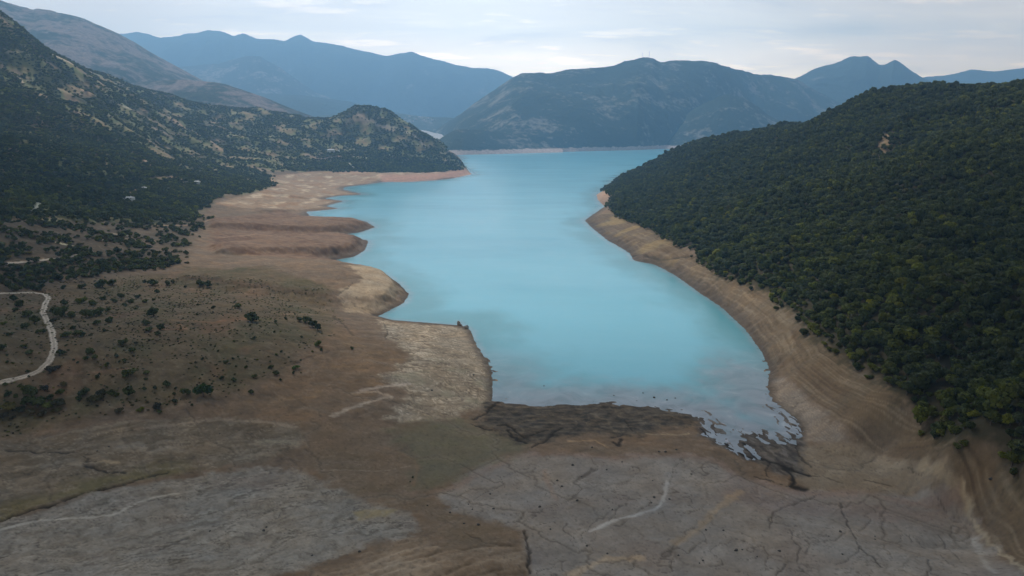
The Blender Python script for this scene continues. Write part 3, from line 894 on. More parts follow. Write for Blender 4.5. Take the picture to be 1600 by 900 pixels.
# the near shore lies almost at the level of the water: let mud bars and pools come and go
nf = near_flat.ravel() * ss(26, 2, SDf) * (SDf > 0)
Z2 = Z2 - nf * 0.10 + nf * 0.16 * wn
nw = near_flat.ravel() * (SDf <= 0)
Z2 = np.where(nw > 0.3, np.maximum(SDf * 0.018, -3) + 0.16 * (wn + 0.4 * mn) * ss(-12, -1, SDf) - 0.05, Z2)
C *= (1 + 0.10 * n_soft + 0.08 * fbm(FX / 2.2, FY / 2.2, 103, 3))[:, None] * (1 + 0.10 * (FY < 700) * perlin(FX / 0.9, FY / 0.9, 107))[:, None]
C = np.clip(C, 0.012, 0.8)
C *= (1 - 0.45 * np.clip(WET, 0, 1))[:, None]
mw = marsh * (SDf < 3)
Z2 = np.where(mw > 0.35, 0.16 * (mn - 0.12) * ss(-14, -3, SDf) - 0.10 * ss(-4, -16, SDf), Z2)
dry = (SDf > 4) & (mw < 0.2)
Z2 = np.where(dry, np.maximum(Z2, 0.04), Z2)
Z = Z2.reshape(NR, NT_)


def grid_faces(nr, nt):
    i = np.arange(nr * nt).reshape(nr, nt)
    return np.stack([i[:-1, :-1].ravel(), i[:-1, 1:].ravel(), i[1:, 1:].ravel(), i[1:, :-1].ravel()], -1)


def mat_ground():
    m = bpy.data.materials.new('ground_soil')
    m.use_nodes = True
    k = NT(m.node_tree)
    out = k.new('ShaderNodeOutputMaterial')
    b = k.new('ShaderNodeBsdfPrincipled')
    at = k.new('ShaderNodeVertexColor', layer_name='soil')
    wt = k.new('ShaderNodeAttribute', attribute_name='wet')
    tc = k.new('ShaderNodeTexCoord')
    p = tc.outputs['Object']
    n1 = k.noise(p, 0.7, 5, 0.65)
    n2 = k.noise(p, 0.12, 4, 0.6)
    f = k.math('ADD', k.math('MULTIPLY', n1, 0.55), k.math('MULTIPLY', n2, 0.45))
    g = k.ramp(f, [(0.3, (0.84, 0.84, 0.84)), (0.5, (1, 1, 1)), (0.7, (1.14, 1.13, 1.12))], 'LINEAR')
    col = k.mix(1.0, at.outputs['Color'], g, 'MULTIPLY')
    k.put(b.inputs['Base Color'], col)
    k.put(b.inputs['Roughness'], k.math('MULTIPLY_ADD', wt.outputs['Fac'], -0.62, 0.95))
    k.put(b.inputs['Specular IOR Level'], k.math('MULTIPLY_ADD', wt.outputs['Fac'], 0.45, 0.12))
    bp = k.new('ShaderNodeBump')
    bp.inputs['Strength'].default_value = 0.45
    bp.inputs['Distance'].default_value = 0.4
    k.put(bp.inputs['Height'], n1)
    k.put(b.inputs['Normal'], bp.outputs[0])
    k.put(out.inputs['Surface'], b.outputs[0])
    return m


M_GROUND = mat_ground()
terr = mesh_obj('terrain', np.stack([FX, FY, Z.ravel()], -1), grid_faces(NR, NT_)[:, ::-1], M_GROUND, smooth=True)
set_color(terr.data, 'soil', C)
set_float(terr.data, 'wet', np.clip(WET, 0, 1))
tag(terr, 'bare cracked mud, brown drawdown banks and hill slopes round the shrunken turquoise reservoir', 'terrain', kind='structure')

# wide ground under everything, out to the horizon
gx = np.linspace(-12900, 12900, 41)
GX, GY = np.meshgrid(gx, np.linspace(-1800, 13900, 31))
gnd = mesh_obj('ground', np.stack([GX.ravel(), GY.ravel(), np.full(GX.size, -26.0)], -1), grid_faces(31, 41), M_GROUND)
set_color(gnd.data, 'soil', np.tile(alb(88, 78, 62), (GX.size, 1)))
set_float(gnd.data, 'wet', np.zeros(GX.size))
tag(gnd, 'wide brown ground running on below the hills to the horizon', 'ground', kind='structure')


# ------------------------------------------------------------------ lake
def mat_water():
    m = bpy.data.materials.new('turquoise_water')
    m.use_nodes = True
    k = NT(m.node_tree)
    out = k.new('ShaderNodeOutputMaterial')
    b = k.new('ShaderNodeBsdfPrincipled')
    sh = k.new('ShaderNodeAttribute', attribute_name='shallow')
    tc = k.new('ShaderNodeTexCoord')
    p = tc.outputs['Object']
    mp = k.new('ShaderNodeMapping')
    k.put(mp.inputs['Vector'], p)
    mp.inputs['Scale'].default_value = (0.35, 1.0, 1.0)
    big = k.noise(mp.outputs[0], 0.0065, 4, 0.55, 0.6)
    deep = k.ramp(big, [(0.3, (0.13, 0.43, 0.55)), (0.5, (0.15, 0.47, 0.59)), (0.72, (0.18, 0.51, 0.63))])
    silt = k.ramp(k.noise(p, 0.05, 4, 0.6, 0.8), [(0.35, (0.19, 0.225, 0.26)), (0.55, (0.27, 0.30, 0.345)), (0.72, (0.38, 0.41, 0.455))])
    mg = k.new('ShaderNodeAttribute', attribute_name='margin')
    deep = k.mix(mg.outputs['Fac'], deep, (0.075, 0.27, 0.31, 1))
    col = k.mix(sh.outputs['Fac'], deep, silt)
    k.put(b.inputs['Base Color'], col)
    mp2 = k.new('ShaderNodeMapping')
    k.put(mp2.inputs['Vector'], p)
    mp2.inputs['Scale'].default_value = (0.22, 1.0, 1.0)
    mp2.inputs['Rotation'].default_value = (0, 0, 0.25)
    lane = k.noise(mp2.outputs[0], 0.02, 5, 0.6, 0.8)
    k.put(b.inputs['Roughness'], k.ramp(lane, [(0.35, (0.18,) * 3), (0.5, (0.21,) * 3), (0.65, (0.245,) * 3)]))
    b.inputs['IOR'].default_value = 1.33
    b.inputs['Specular IOR Level'].default_value = 0.5
    n1 = k.noise(mp.outputs[0], 0.55, 4, 0.6)
    n2 = k.noise(mp.outputs[0], 0.09, 3, 0.5)
    bp = k.new('ShaderNodeBump')
    bp.inputs['Strength'].default_value = 0.18
    bp.inputs['Distance'].default_value = 0.5
    k.put(bp.inputs['Height'], k.math('ADD', n1, k.math('MULTIPLY', n2, 2.0)))
    k.put(b.inputs['Normal'], bp.outputs[0])
    k.put(out.inputs['Surface'], b.outputs[0])
    return m


si = np.unique(np.append(np.arange(60, NR, 3), NR - 1))
sj = np.unique(np.append(np.arange(0, NT_, 3), NT_ - 1))
s2 = np.ix_(si, sj)
wsd = SD[s2]
wv = np.stack([X[s2].ravel(), Y[s2].ravel(), np.zeros(wsd.size)], -1)
wf = grid_faces(len(si), len(sj))[:, ::-1]
keep = (wsd.ravel()[wf] < 30).any(1)
wf = wf[keep]
used = np.unique(wf)
remap = np.zeros(len(wv), int)
remap[used] = np.arange(len(used))
lake = mesh_obj('lake', wv[used], remap[wf], mat_water(), smooth=True)
wsdf, wY, wX, wR = wsd.ravel()[used], wv[used, 1], wv[used, 0], RR[s2].ravel()[used]
nearS = ss(470, 330, wY + 14 * fbm(wX / 30, wY / 30, 111, 3) - 0.16 * np.maximum(wX - 60, 0))
shal = ss(-55, -2, wsdf + 10 * fbm(wX / 14, wY / 14, 113, 4)) * nearS * 0.95
shal = np.maximum(shal, ss(-5, -0.5, wsdf / np.maximum(wR / 400, 1)) * 0.45)
plume_p = at_level(np.array([1175.]), np.array([600.]))[0]
shal = np.maximum(shal, 0.75 * ss(38, 8, np.hypot((wX - plume_p[0]), (wY - plume_p[1]) * 0.6) + 9 * fbm(wX / 12, wY / 12, 117, 3)))
shal = np.maximum(shal, 0.8 * ss(3200, 6500, wR))
set_float(lake.data, 'shallow', np.clip(shal, 0, 1))
set_float(lake.data, 'margin', ss(-60, -4, wsdf + 18 * fbm(wX / 50, wY / 80, 119, 4)) * 0.8)
tag(lake, 'turquoise reservoir water winding between the forested hills towards a far narrow inlet', 'lake', kind='structure')


# ------------------------------------------------------------------ mountains beyond the lake
def mat_mountain(name, veg, rock, belt, cover, scale, haze_top=0):
    m = bpy.data.materials.new(name)
    m.use_nodes = True
    k = NT(m.node_tree)
    out = k.new('ShaderNodeOutputMaterial')
    b = k.new('ShaderNodeBsdfPrincipled')
    tc = k.new('ShaderNodeTexCoord')
    p = tc.outputs['Object']
    n1 = k.noise(p, scale, 6, 0.62, 0.5)
    n2 = k.noise(p, scale * 7, 5, 0.65)
    n3 = k.noise(p, scale * 30, 3, 0.7)
    f = k.math('ADD', k.math('MULTIPLY', n1, 0.6), k.math('MULTIPLY', n2, 0.4))
    c = k.ramp(f, [(0.0, veg), (cover - 0.03, [x * 1.25 for x in veg]), (cover + 0.05, rock), (1.0, rock)], 'LINEAR')
    sp = k.ramp(n3, [(0.3, (0.55, 0.55, 0.55)), (0.55, (1, 1, 1)), (0.75, (1.5, 1.45, 1.4))], 'LINEAR')
    c = k.mix(1.0, c, sp, 'MULTIPLY')
    if belt:
        sep = k.new('ShaderNodeSeparateXYZ')
        k.put(sep.inputs[0], p)
        h = k.math('ADD', sep.outputs[2], k.math('MULTIPLY', k.math('SUBTRACT', n2, 0.5), belt[3] * 1.7))
        bm = k.ramp(k.math('DIVIDE', h, belt[3] * 2.0), [(0.42, (1, 1, 1)), (0.55, (0, 0, 0))])
        bc = k.ramp(n3, [(0.3, [x * 0.75 for x in belt[:3]]), (0.7, [min(x * 1.35, .8) for x in belt[:3]])])
        c = k.mix(bm, c, bc)
    k.put(b.inputs['Base Color'], c)
    b.inputs['Roughness'].default_value = 0.95
    b.inputs['Specular IOR Level'].default_value = 0.05
    bp = k.new('ShaderNodeBump')
    bp.inputs['Strength'].default_value = 0.8
    bp.inputs['Distance'].default_value = 0.35 / scale / 10
    k.put(bp.inputs['Height'], n2)
    k.put(b.inputs['Normal'], bp.outputs[0])
    k.put(out.inputs['Surface'], b.outputs[0])
    return m


def mountain(label, prof, Yr, Yb, mat, seed, zb=-8.0, spur=0.14, pw=0.9, rows=150, jag=0.012, back=0.55, base=None, wl=0.22):
    prof = np.array(prof, float)
    us = np.arange(prof[0, 0], prof[-1, 0] + .1, 1.7)
    vs = np.interp(us, prof[:, 0], prof[:, 1])
    ker = np.hanning(5)
    vs = np.convolve(np.pad(vs, 2, 'edge'), ker / ker.sum(), 'valid')
    d = ray(us, vs)
    kx, kz = d[:, 0] / d[:, 1], d[:, 2] / d[:, 1]
    yr = np.interp(us, [p[0] for p in Yr], [p[1] for p in Yr]) if isinstance(Yr, list) else np.full(len(us), float(Yr))
    yb = np.interp(us, [p[0] for p in Yb], [p[1] for p in Yb]) if isinstance(Yb, list) else np.full(len(us), float(Yb))
    zr_ = H + kz * yr
    t = np.concatenate([np.linspace(0, 1, rows), np.linspace(1, 1 + back, 26)[1:]])
    T, KX = np.meshgrid(t, kx, indexing='ij')
    YR_, YB_, ZR_ = np.broadcast_to(yr, T.shape), np.broadcast_to(yb, T.shape), np.broadcast_to(zr_, T.shape)
    Yy = YB_ + (YR_ - YB_) * T
    Xx = KX * Yy
    hgt = np.maximum(ZR_ - zb, 5)
    tf = np.clip(T, 0, 1)
    g = np.where(T <= 1, tf ** pw, np.maximum(1 - ((T - 1) / back) ** 1.5, 0))
    L = hgt.max() / wl
    wob = 0.25 * perlin(Xx / L * 1.3, Yy / L * 1.3, seed + 9)
    rg = ridged(Xx / L + wob, Yy / (L * 1.9) + 0.4 * wob, seed, 5)
    env = 4 * tf * (1 - tf) * 0.9 + 0.1 * tf
    z = zb + hgt * g + hgt * spur * rg * np.where(T <= 1, env, 0.1) + hgt * jag * fbm(Xx / L * 9, Yy / L * 9, seed + 20, 6, 0.6)
    z = np.where(T <= 0.001, zb, z)
    # keep the slope below its own skyline, as seen from anywhere near the lake
    v3 = np.stack([Xx.ravel(), Yy.ravel(), z.ravel()], -1)
    o = mesh_obj('mountain', v3, grid_faces(len(t), len(us))[:, ::-1], mat, smooth=True)
    tag(o, label, 'mountain', kind='structure')
    return o


VEG = (0.030, 0.042, 0.026)
M_CENTRE = mat_mountain('scrub_mountain', VEG, (0.25, 0.22, 0.175), (0.55, 0.43, 0.37, 21.0), 0.555, 0.004)
M_LEFT = mat_mountain('rocky_mountain', (0.035, 0.045, 0.03), (0.27, 0.20, 0.175), None, 0.49, 0.0022)
M_FAR = mat_mountain('far_mountain', (0.035, 0.05, 0.04), (0.20, 0.19, 0.17), None, 0.60, 0.0012)
M_VALLEY = mat_mountain('valley_scrub', (0.05, 0.065, 0.045), (0.26, 0.24, 0.21), (0.62, 0.58, 0.55, 75.0), 0.56, 0.006)

mountain('long blue ridge with a pointed summit beyond the far valley',
         [(100, 62), (185, 54), (215, 51), (235, 56), (250, 62), (275, 58), (290, 55), (305, 53), (325, 48), (342, 50), (352, 54), (365, 60), (380, 55), (392, 60), (402, 64), (430, 63), (446, 65), (458, 58), (470, 55), (482, 61), (490, 66), (520, 71),
          (550, 78), (580, 84), (600, 89), (625, 86), (643, 84), (655, 88), (670, 93), (690, 97), (710, 103), (735, 108), (760, 108), (780, 112), (800, 120), (840, 135), (900, 150)],
         11800, 9300, M_FAR, 3, spur=0.22, wl=0.3)
mountain('rounded spur with pale rock scars below the long blue ridge',
         [(250, 108), (300, 104), (340, 100), (385, 88), (405, 87), (420, 96), (440, 108), (460, 122), (490, 142), (520, 155), (580, 165)],
         9000, 7600, mat_mountain('scarred_spur', (0.04, 0.05, 0.04), (0.30, 0.26, 0.22), None, 0.54, 0.003), 5, spur=0.12)
mountain('low dark foothill crossing the far valley behind the left headland',
         [(280, 150), (330, 150), (400, 146), (450, 148), (500, 153), (550, 160), (600, 172), (640, 180), (680, 186), (720, 195), (760, 205)], 7600, 6000, M_FAR, 7, spur=0.14)
mountain('gentle valley slope with scattered pale village plots by the far inlet',
         [(480, 182), (540, 178), (580, 176), (620, 178), (660, 182), (700, 184), (740, 186)], 6300, [(480, 4600), (640, 5300), (740, 6000)], M_VALLEY, 8, spur=0.06, zb=2)
mountain('broad rocky mountain shoulder with a pinkish scree face above the left hill',
         [(-260, -90), (-120, -45), (-40, -14), (0, 2), (30, 12), (52, 19), (58, 17), (75, 19), (100, 25), (130, 32), (160, 43), (188, 55), (215, 71), (250, 92), (280, 108), (310, 124), (340, 138), (370, 153), (410, 172), (460, 190)],
         [(-260, 4300), (0, 4600), (460, 5200)], [(-260, 2900), (460, 3600)], M_LEFT, 11, spur=0.20, wl=0.35)
mountain('low bluish rounded hill below the scree face',
         [(120, 150), (170, 136), (220, 129), (270, 126), (320, 127), (350, 132), (380, 142), (410, 152), (450, 168), (500, 186)], 3900, 3100, M_LEFT, 12, spur=0.12)
mountain('double-peaked blue mountain rising beyond the wide lake arm',
         [(1120, 190), (1160, 165), (1190, 148), (1215, 136), (1240, 124), (1255, 118), (1270, 110), (1290, 104), (1312, 98), (1322, 93), (1334, 89), (1345, 90), (1356, 89), (1364, 95), (1374, 103), (1384, 102), (1397, 96), (1408, 101), (1420, 109),
          (1432, 117), (1442, 123), (1480, 138), (1540, 160), (1620, 180)], 8800, 6700, M_FAR, 15, spur=0.2, wl=0.4)
mountain('pale blue far range at the edge of the valley with low humps',
         [(1300, 140), (1380, 128), (1440, 121), (1475, 118), (1500, 113), (1518, 108), (1540, 111), (1555, 112), (1580, 108), (1600, 106), (1680, 100), (1760, 112)], 11500, 9600, M_FAR, 17, spur=0.08)
mountain('broad scrub mountain with two thin masts on its rocky top across the lake',
         [(664, 214), (680, 204), (700, 190), (720, 178), (740, 163), (760, 150), (780, 136), (800, 122), (815, 115), (830, 113), (860, 114), (880, 110), (900, 107), (925, 106), (945, 105), (962, 101), (975, 97), (988, 94), (1000, 91), (1020, 91), (1032, 97),
          (1060, 96), (1095, 97), (1120, 101), (1150, 109), (1182, 116), (1200, 116), (1220, 119), (1245, 124), (1270, 140), (1310, 160), (1360, 190)],
         [(664, 5600), (700, 5500), (720, 5300), (800, 5400), (1000, 5700), (1120, 6100), (1200, 6900), (1360, 7400)], [(664, 5400), (690, 5200), (705, 4400), (720, 3900), (800, 3800), (900, 4000), (1000, 4250), (1080, 4700), (1180, 5600), (1360, 6000)], M_CENTRE, 19, spur=0.24, pw=0.82, rows=220, wl=0.4)
mountain('dark rounded foothill at the right foot of the broad scrub mountain',
         [(1030, 205), (1060, 186), (1085, 170), (1105, 160), (1125, 151), (1140, 148), (1160, 152), (1180, 164), (1200, 180), (1225, 192), (1260, 205)], 5000, 4450, M_CENTRE, 23, spur=0.12)
M_SAND = mat_mountain('pale_shore_sand', (0.50, 0.47, 0.45), (0.72, 0.69, 0.66), None, 0.5, 0.006)
mountain('pale bare shore flat sloping into the far narrow inlet', [(590, 203), (625, 202), (645, 202), (665, 204), (680, 208), (700, 212), (715, 214)], 5350, 3750, M_SAND, 31, zb=-1.5, spur=0.05, back=0.1, jag=0.01)
mountain('low bare-edged knoll between the far inlet and the broad scrub mountain',
         [(672, 228), (684, 220), (696, 211), (708, 204), (722, 202), (740, 203), (760, 204), (790, 209), (820, 216), (850, 223), (880, 230)], [(672, 3850), (880, 4050)], [(672, 3480), (720, 3560), (800, 3720), (880, 3900)], M_CENTRE, 29, spur=0.16, zb=-4)


# ------------------------------------------------------------------ vegetation
def mat_leaf(name, dark, light, hue_var=0.25):
    m = bpy.data.materials.new(name)
    m.use_nodes = True
    k = NT(m.node_tree)
    out = k.new('ShaderNodeOutputMaterial')
    b = k.new('ShaderNodeBsdfPrincipled')
    at = k.new('ShaderNodeAttribute', attribute_name='tone')
    oi = k.new('ShaderNodeObjectInfo')
    c = k.mix(at.outputs['Fac'], (*dark, 1), (*light, 1))
    v = k.ramp(oi.outputs['Random'], [(0.0, (0.60, 0.66, 0.70)), (0.35, (0.9, 0.92, 0.95)), (0.7, (1.05, 1.0, 0.95)), (0.9, (1.6, 1.5, 0.95)), (1.0, (2.2, 1.9, 0.9))], 'LINEAR')
    c = k.mix(1.0, c, v, 'MULTIPLY')
    k.put(b.inputs['Base Color'], c)
    b.inputs['Roughness'].default_value = 0.6
    b.inputs['Specular IOR Level'].default_value = 0.3
    tr = k.new('ShaderNodeBsdfTranslucent')
    k.put(tr.inputs['Color'], k.mix(1.0, c, (1.25, 1.3, 0.7, 1), 'MULTIPLY'))
    mx = k.new('ShaderNodeMixShader')
    mx.inputs[0].default_value = 0.35
    k.put(mx.inputs[1], b.outputs[0])
    k.put(mx.inputs[2], tr.outputs[0])
    k.put(out.inputs['Surface'], mx.outputs[0])
    return m


def mat_plain(name, c1, c2, scale=2.0, rough=0.9):
    m = bpy.data.materials.new(name)
    m.use_nodes = True
    k = NT(m.node_tree)
    out = k.new('ShaderNodeOutputMaterial')
    b = k.new('ShaderNodeBsdfPrincipled')
    tc = k.new('ShaderNodeTexCoord')
    n = k.noise(tc.outputs['Object'], scale, 5, 0.6)
    k.put(b.inputs['Base Color'], k.ramp(n, [(0.3, c1), (0.7, c2)]))
    b.inputs['Roughness'].default_value = rough
    k.put(out.inputs['Surface'], b.outputs[0])
    return m


M_DARKLEAF = mat_leaf('dark_leaves', (0.020, 0.028, 0.008), (0.084, 0.106, 0.028))
M_MIDLEAF = mat_leaf('green_leaves', (0.028, 0.040, 0.008), (0.125, 0.150, 0.032))
M_BLUELEAF = mat_leaf('grey_green_leaves', (0.024, 0.034, 0.014), (0.085, 0.104, 0.044))
M_YELLOWLEAF = mat_leaf('yellow_green_leaves', (0.055, 0.068, 0.010), (0.20, 0.21, 0.035))
M_DRYLEAF = mat_leaf('olive_leaves', (0.050, 0.050, 0.024), (0.105, 0.102, 0.046))
M_BARK = mat_plain('bark', (0.06, 0.045, 0.035), (0.13, 0.10, 0.08), 3.0)


def crown_mesh(seed, radius, height, lobes, leaves, leaf, flat=1.0, core=True, wide=0.62):
    """leaf clumps spread over and inside several uneven lobes; returns verts, quads, tone per vertex"""
    rg = np.random.default_rng(seed)
    cs, rs = [], []
    for i in range(lobes):
        a = rg.random() * 2 * np.pi
        rr = radius * (wide * math.sqrt(rg.random()) if i else 0.1)
        z = height * (0.30 + 0.42 * rg.random()) if i else height * 0.6
        cs.append((rr * math.cos(a), rr * math.sin(a), z))
        rs.append(radius * (0.34 + 0.26 * rg.random()) * (1.15 if i == 0 else 1))
    cs, rs = np.array(cs), np.array(rs)
    pick = rg.choice(lobes, leaves, p=rs ** 2 / (rs ** 2).sum())
    dirs = rg.normal(size=(leaves, 3))
    dirs[:, 2] = np.abs(dirs[:, 2]) * 0.9 - 0.25 * rg.random(leaves)
    dirs /= np.linalg.norm(dirs, axis=1)[:, None]
    dist = rs[pick] * (0.72 + 0.36 * rg.random(leaves) ** 0.7)
    p = cs[pick] + dirs * dist[:, None] * np.array([1, 1, height / (2 * radius) * 1.1 * flat])
    nrm = dirs + rg.normal(size=(leaves, 3)) * 0.45
    nrm /= np.linalg.norm(nrm, axis=1)[:, None]
    t1 = np.cross(nrm, rg.normal(size=(leaves, 3)))
    t1 /= np.linalg.norm(t1, axis=1)[:, None]
    t2 = np.cross(nrm, t1)
    sz = leaf * (0.6 + 0.8 * rg.random(leaves))[:, None]
    q = np.stack([p - t1 * sz, p + t2 * sz * 0.8 - nrm * sz * .25, p + t1 * sz, p - t2 * sz * 0.8 - nrm * sz * .25], 1).reshape(-1, 3)
    fc = np.arange(leaves * 4).reshape(-1, 4)
    lobe_tone = rg.random(lobes)
    tone = np.clip(0.25 + 0.5 * lobe_tone[pick] + 0.35 * (rg.random(leaves) - 0.4), 0, 1)
    tone = np.repeat(tone, 4)
    if core:   # twiggy inner mass of each lobe, rough octagonal shells
        vs, fs, ts = [q], [fc], [tone]
        base = len(q)
        for c, r in zip(cs, rs):
            nu, nv = 7, 5
            uu, vv = np.meshgrid(np.linspace(0, 2 * np.pi, nu, endpoint=False), np.linspace(0.12, np.pi - 0.12, nv))
            rad = r * 0.74 * (0.8 + 0.4 * rg.random(uu.shape))
            pp = np.stack([c[0] + rad * np.sin(vv) * np.cos(uu), c[1] + rad * np.sin(vv) * np.sin(uu), c[2] + rad * np.cos(vv) * height / (2 * radius) * 1.1 * flat], -1).reshape(-1, 3)
            ii = np.arange(nu * nv).reshape(nv, nu)
            jj = np.roll(ii, -1, 1)
            fs.append(base + np.stack([ii[1:].ravel(), jj[1:].ravel(), jj[:-1].ravel(), ii[:-1].ravel()], -1))
            vs.append(pp)
            ts.append(np.full(len(pp), 0.0))  # darkest tone puts the shade inside the crown into the colour
            base += len(pp)
        q, fc, tone = np.concatenate(vs), np.concatenate(fs), np.concatenate(ts)
    return q, fc, tone


def stem_mesh(r0, r1, h, lean, seed, limbs=3, spread=1.2):
    rg = random.Random(seed)
    V, Q = [], []

    def tube(path, rads, n=6):
        b = len(V)
        for (x, y, z), r in zip(path, rads):
            for i in range(n):
                a = 2 * math.pi * i / n
                V.append((x + r * math.cos(a), y + r * math.sin(a), z))
        for s in range(len(path) - 1):
            for i in range(n):
                j = (i + 1) % n
                Q.append((b + s * n + i, b + s * n + j, b + (s + 1) * n + j, b + (s + 1) * n + i))
    tube([(0, 0, -0.6), (lean * .2, 0, h * .35), (lean * .6, lean * .2, h * .7), (lean, lean * .3, h)], [r0 * 1.3, r0, (r0 + r1) / 2, r1])
    for i in range(limbs):
        a = 2 * math.pi * (i + rg.random() * .5) / limbs
        z0 = h * (0.4 + 0.2 * rg.random())
        tube([(lean * .4, 0, z0), (math.cos(a) * spread * .5, math.sin(a) * spread * .5, z0 + h * .22), (math.cos(a) * spread, math.sin(a) * spread, z0 + h * .5)], [r1, r1 * .8, r1 * .4], 5)
    return V, Q


def make_plant(name, cname, sname, label, cat, group, seed, radius, height, lobes, leaves, leaf, mat, stem_r, loc=(0, 0, 0), flat=1.0):
    root = empty(name, loc)
    tag(root, label, cat, group)
    V, Q = stem_mesh(stem_r, stem_r * .55, height * .55, radius * .15, seed, 3, radius * .55)
    mesh_obj(sname, V, Q, M_BARK, root)
    q, fc, tone = crown_mesh(seed, radius, height, lobes, leaves, leaf, flat, True, 0.62 if name != 'shrub' else 0.85)
    cr = mesh_obj(cname, q, fc, mat, root)
    set_float(cr.data, 'tone', tone)
    return root, cr


rng = np.random.default_rng(42)


def scatter(mask, cell, jitter=0.48, rmin=0, rmax=1e9, xlim=(-3000, 3000), ylim=(100, 4000)):
    """jittered points with probability given by the mask field"""
    xs = np.arange(xlim[0], xlim[1], cell)
    ys = np.arange(ylim[0], ylim[1], cell)
    gx_, gy_ = np.meshgrid(xs, ys)
    x = gx_.ravel() + (rng.random(gx_.size) - .5) * 2 * jitter * cell
    y = gy_.ravel() + (rng.random(gx_.size) - .5) * 2 * jitter * cell
    a = np.abs(np.arctan2(x, y)) < R(46)
    r = np.hypot(x, y)
    a &= (r > rmin) & (r < rmax)
    x, y = x[a], y[a]
    m = sample(mask.reshape(NR, NT_), x, y)
    k = rng.random(len(x)) < m
    return x[k], y[k]


def facing(x, y, lift=6.0, slack=0.06):
    """drop plants far down a slope that faces away from the lake valley's mouth"""
    z = height(x, y)
    r = np.hypot(x, y)
    ok = np.ones(len(x), bool)
    for f in np.linspace(0.15, 0.97, 40):
        zz = height(x * f, y * f)
        ok &= zz < (H + (z + lift + 14 - H) * f) + 1.5
    return ok


# --- kinds of forest tree: the prototypes are real trees at the forest's lower edge
edge_pts_x, edge_pts_y = scatter(FOR_R, 4.1, xlim=(80, 1900), ylim=(120, 2100))
okf = facing(edge_pts_x, edge_pts_y)
tx, ty = edge_pts_x[okf], edge_pts_y[okf]
tz = height(tx, ty)
u_ = ray  # alias kept short
dep = CP * ty - SP * (tz - H)
upx = 800 + F * tx / dep
vpx = 450 - F * (SP * ty + CP * (tz - H)) / dep
in_view = (upx > -20) & (upx < 1620) & (vpx > -20) & (vpx < 920)
order = np.argsort(dep + 1e6 * (~in_view))
vn_sp = 0.75 * fbm(tx / 70, ty / 70, 131, 4) + 0.28 * rng.normal(size=len(tx))
edge_d = 1 - sample(right_hill.reshape(NR, NT_), tx, ty + 0)
inner = sample(right_hill.reshape(NR, NT_), tx - 9, ty - 5)
is_edge = inner < 0.6
kind = np.where(vn_sp > 0.62, 3, np.where(vn_sp > 0.15, 1, np.where(vn_sp < -0.45, 2, 0)))
kind = np.where((kind != 3) & is_edge & (rng.random(len(tx)) < 0.35), 3, kind)
kind = np.where((kind == 0) & (rng.random(len(tx)) < 0.08), 4, kind)
size = 0.72 + 0.55 * rng.random(len(tx))
size = np.where(rng.random(len(tx)) < 0.14, 1.25 + 0.6 * rng.random(len(tx)), size)
size = np.where(is_edge, size * 0.85, size)

KINDS = [('dark green', M_DARKLEAF, 2.9, 5.6, 9, 420, 0.50), ('mid green', M_MIDLEAF, 2.7, 5.0, 8, 420, 0.48), ('grey green', M_BLUELEAF, 2.8, 5.2, 9, 420, 0.46),
         ('yellow green', M_YELLOWLEAF, 2.4, 4.4, 7, 400, 0.44), ('olive brown', M_DRYLEAF, 2.3, 4.2, 7, 380, 0.42)]
TREE_GROUP = 'trees of the dense forest on the steep slope'
protos, crowns = [], []
placed = np.zeros(len(tx), bool)
near = order[:300]


def tree_label(i):
    w = KINDS[kind[i]][0]
    s = 'small' if size[i] < 0.82 else ('large' if size[i] > 1.12 else 'middling')
    if is_edge[i]:
        return f'{s} {w} tree at the lower forest edge above the bare brown bank'
    if dep[i] < np.median(dep[near]):
        return f'{s} {w} tree of the lower forest slope, nearest part of the canopy'
    return f'{s} {w} tree higher inside the close forest canopy of the steep slope'


for kk in range(5):
    w, mt, rad, hh, lb, lv, lf = KINDS[kk]
    cand = [i for i in near if kind[i] == kk and not placed[i]]
    root, cr = make_plant('forest_tree', 'crown', 'trunk', f'{w} tree', 'tree', TREE_GROUP, 100 + kk, rad, hh, lb, lv, lf, mt, 0.20)
    protos.append(root)
    crowns.append(cr)
    for n, i in enumerate(cand):
        o = root if n == 0 else copy_tree(root)
        o.location = (tx[i], ty[i], tz[i] - 0.25)
        o.rotation_euler = (0, 0, rng.random() * 6.28)
        s = size[i]
        o.scale = (s * (0.9 + .25 * rng.random()), s * (0.9 + .25 * rng.random()), s * (0.85 + .4 * rng.random()))
        o['label'] = tree_label(i)
        placed[i] = True


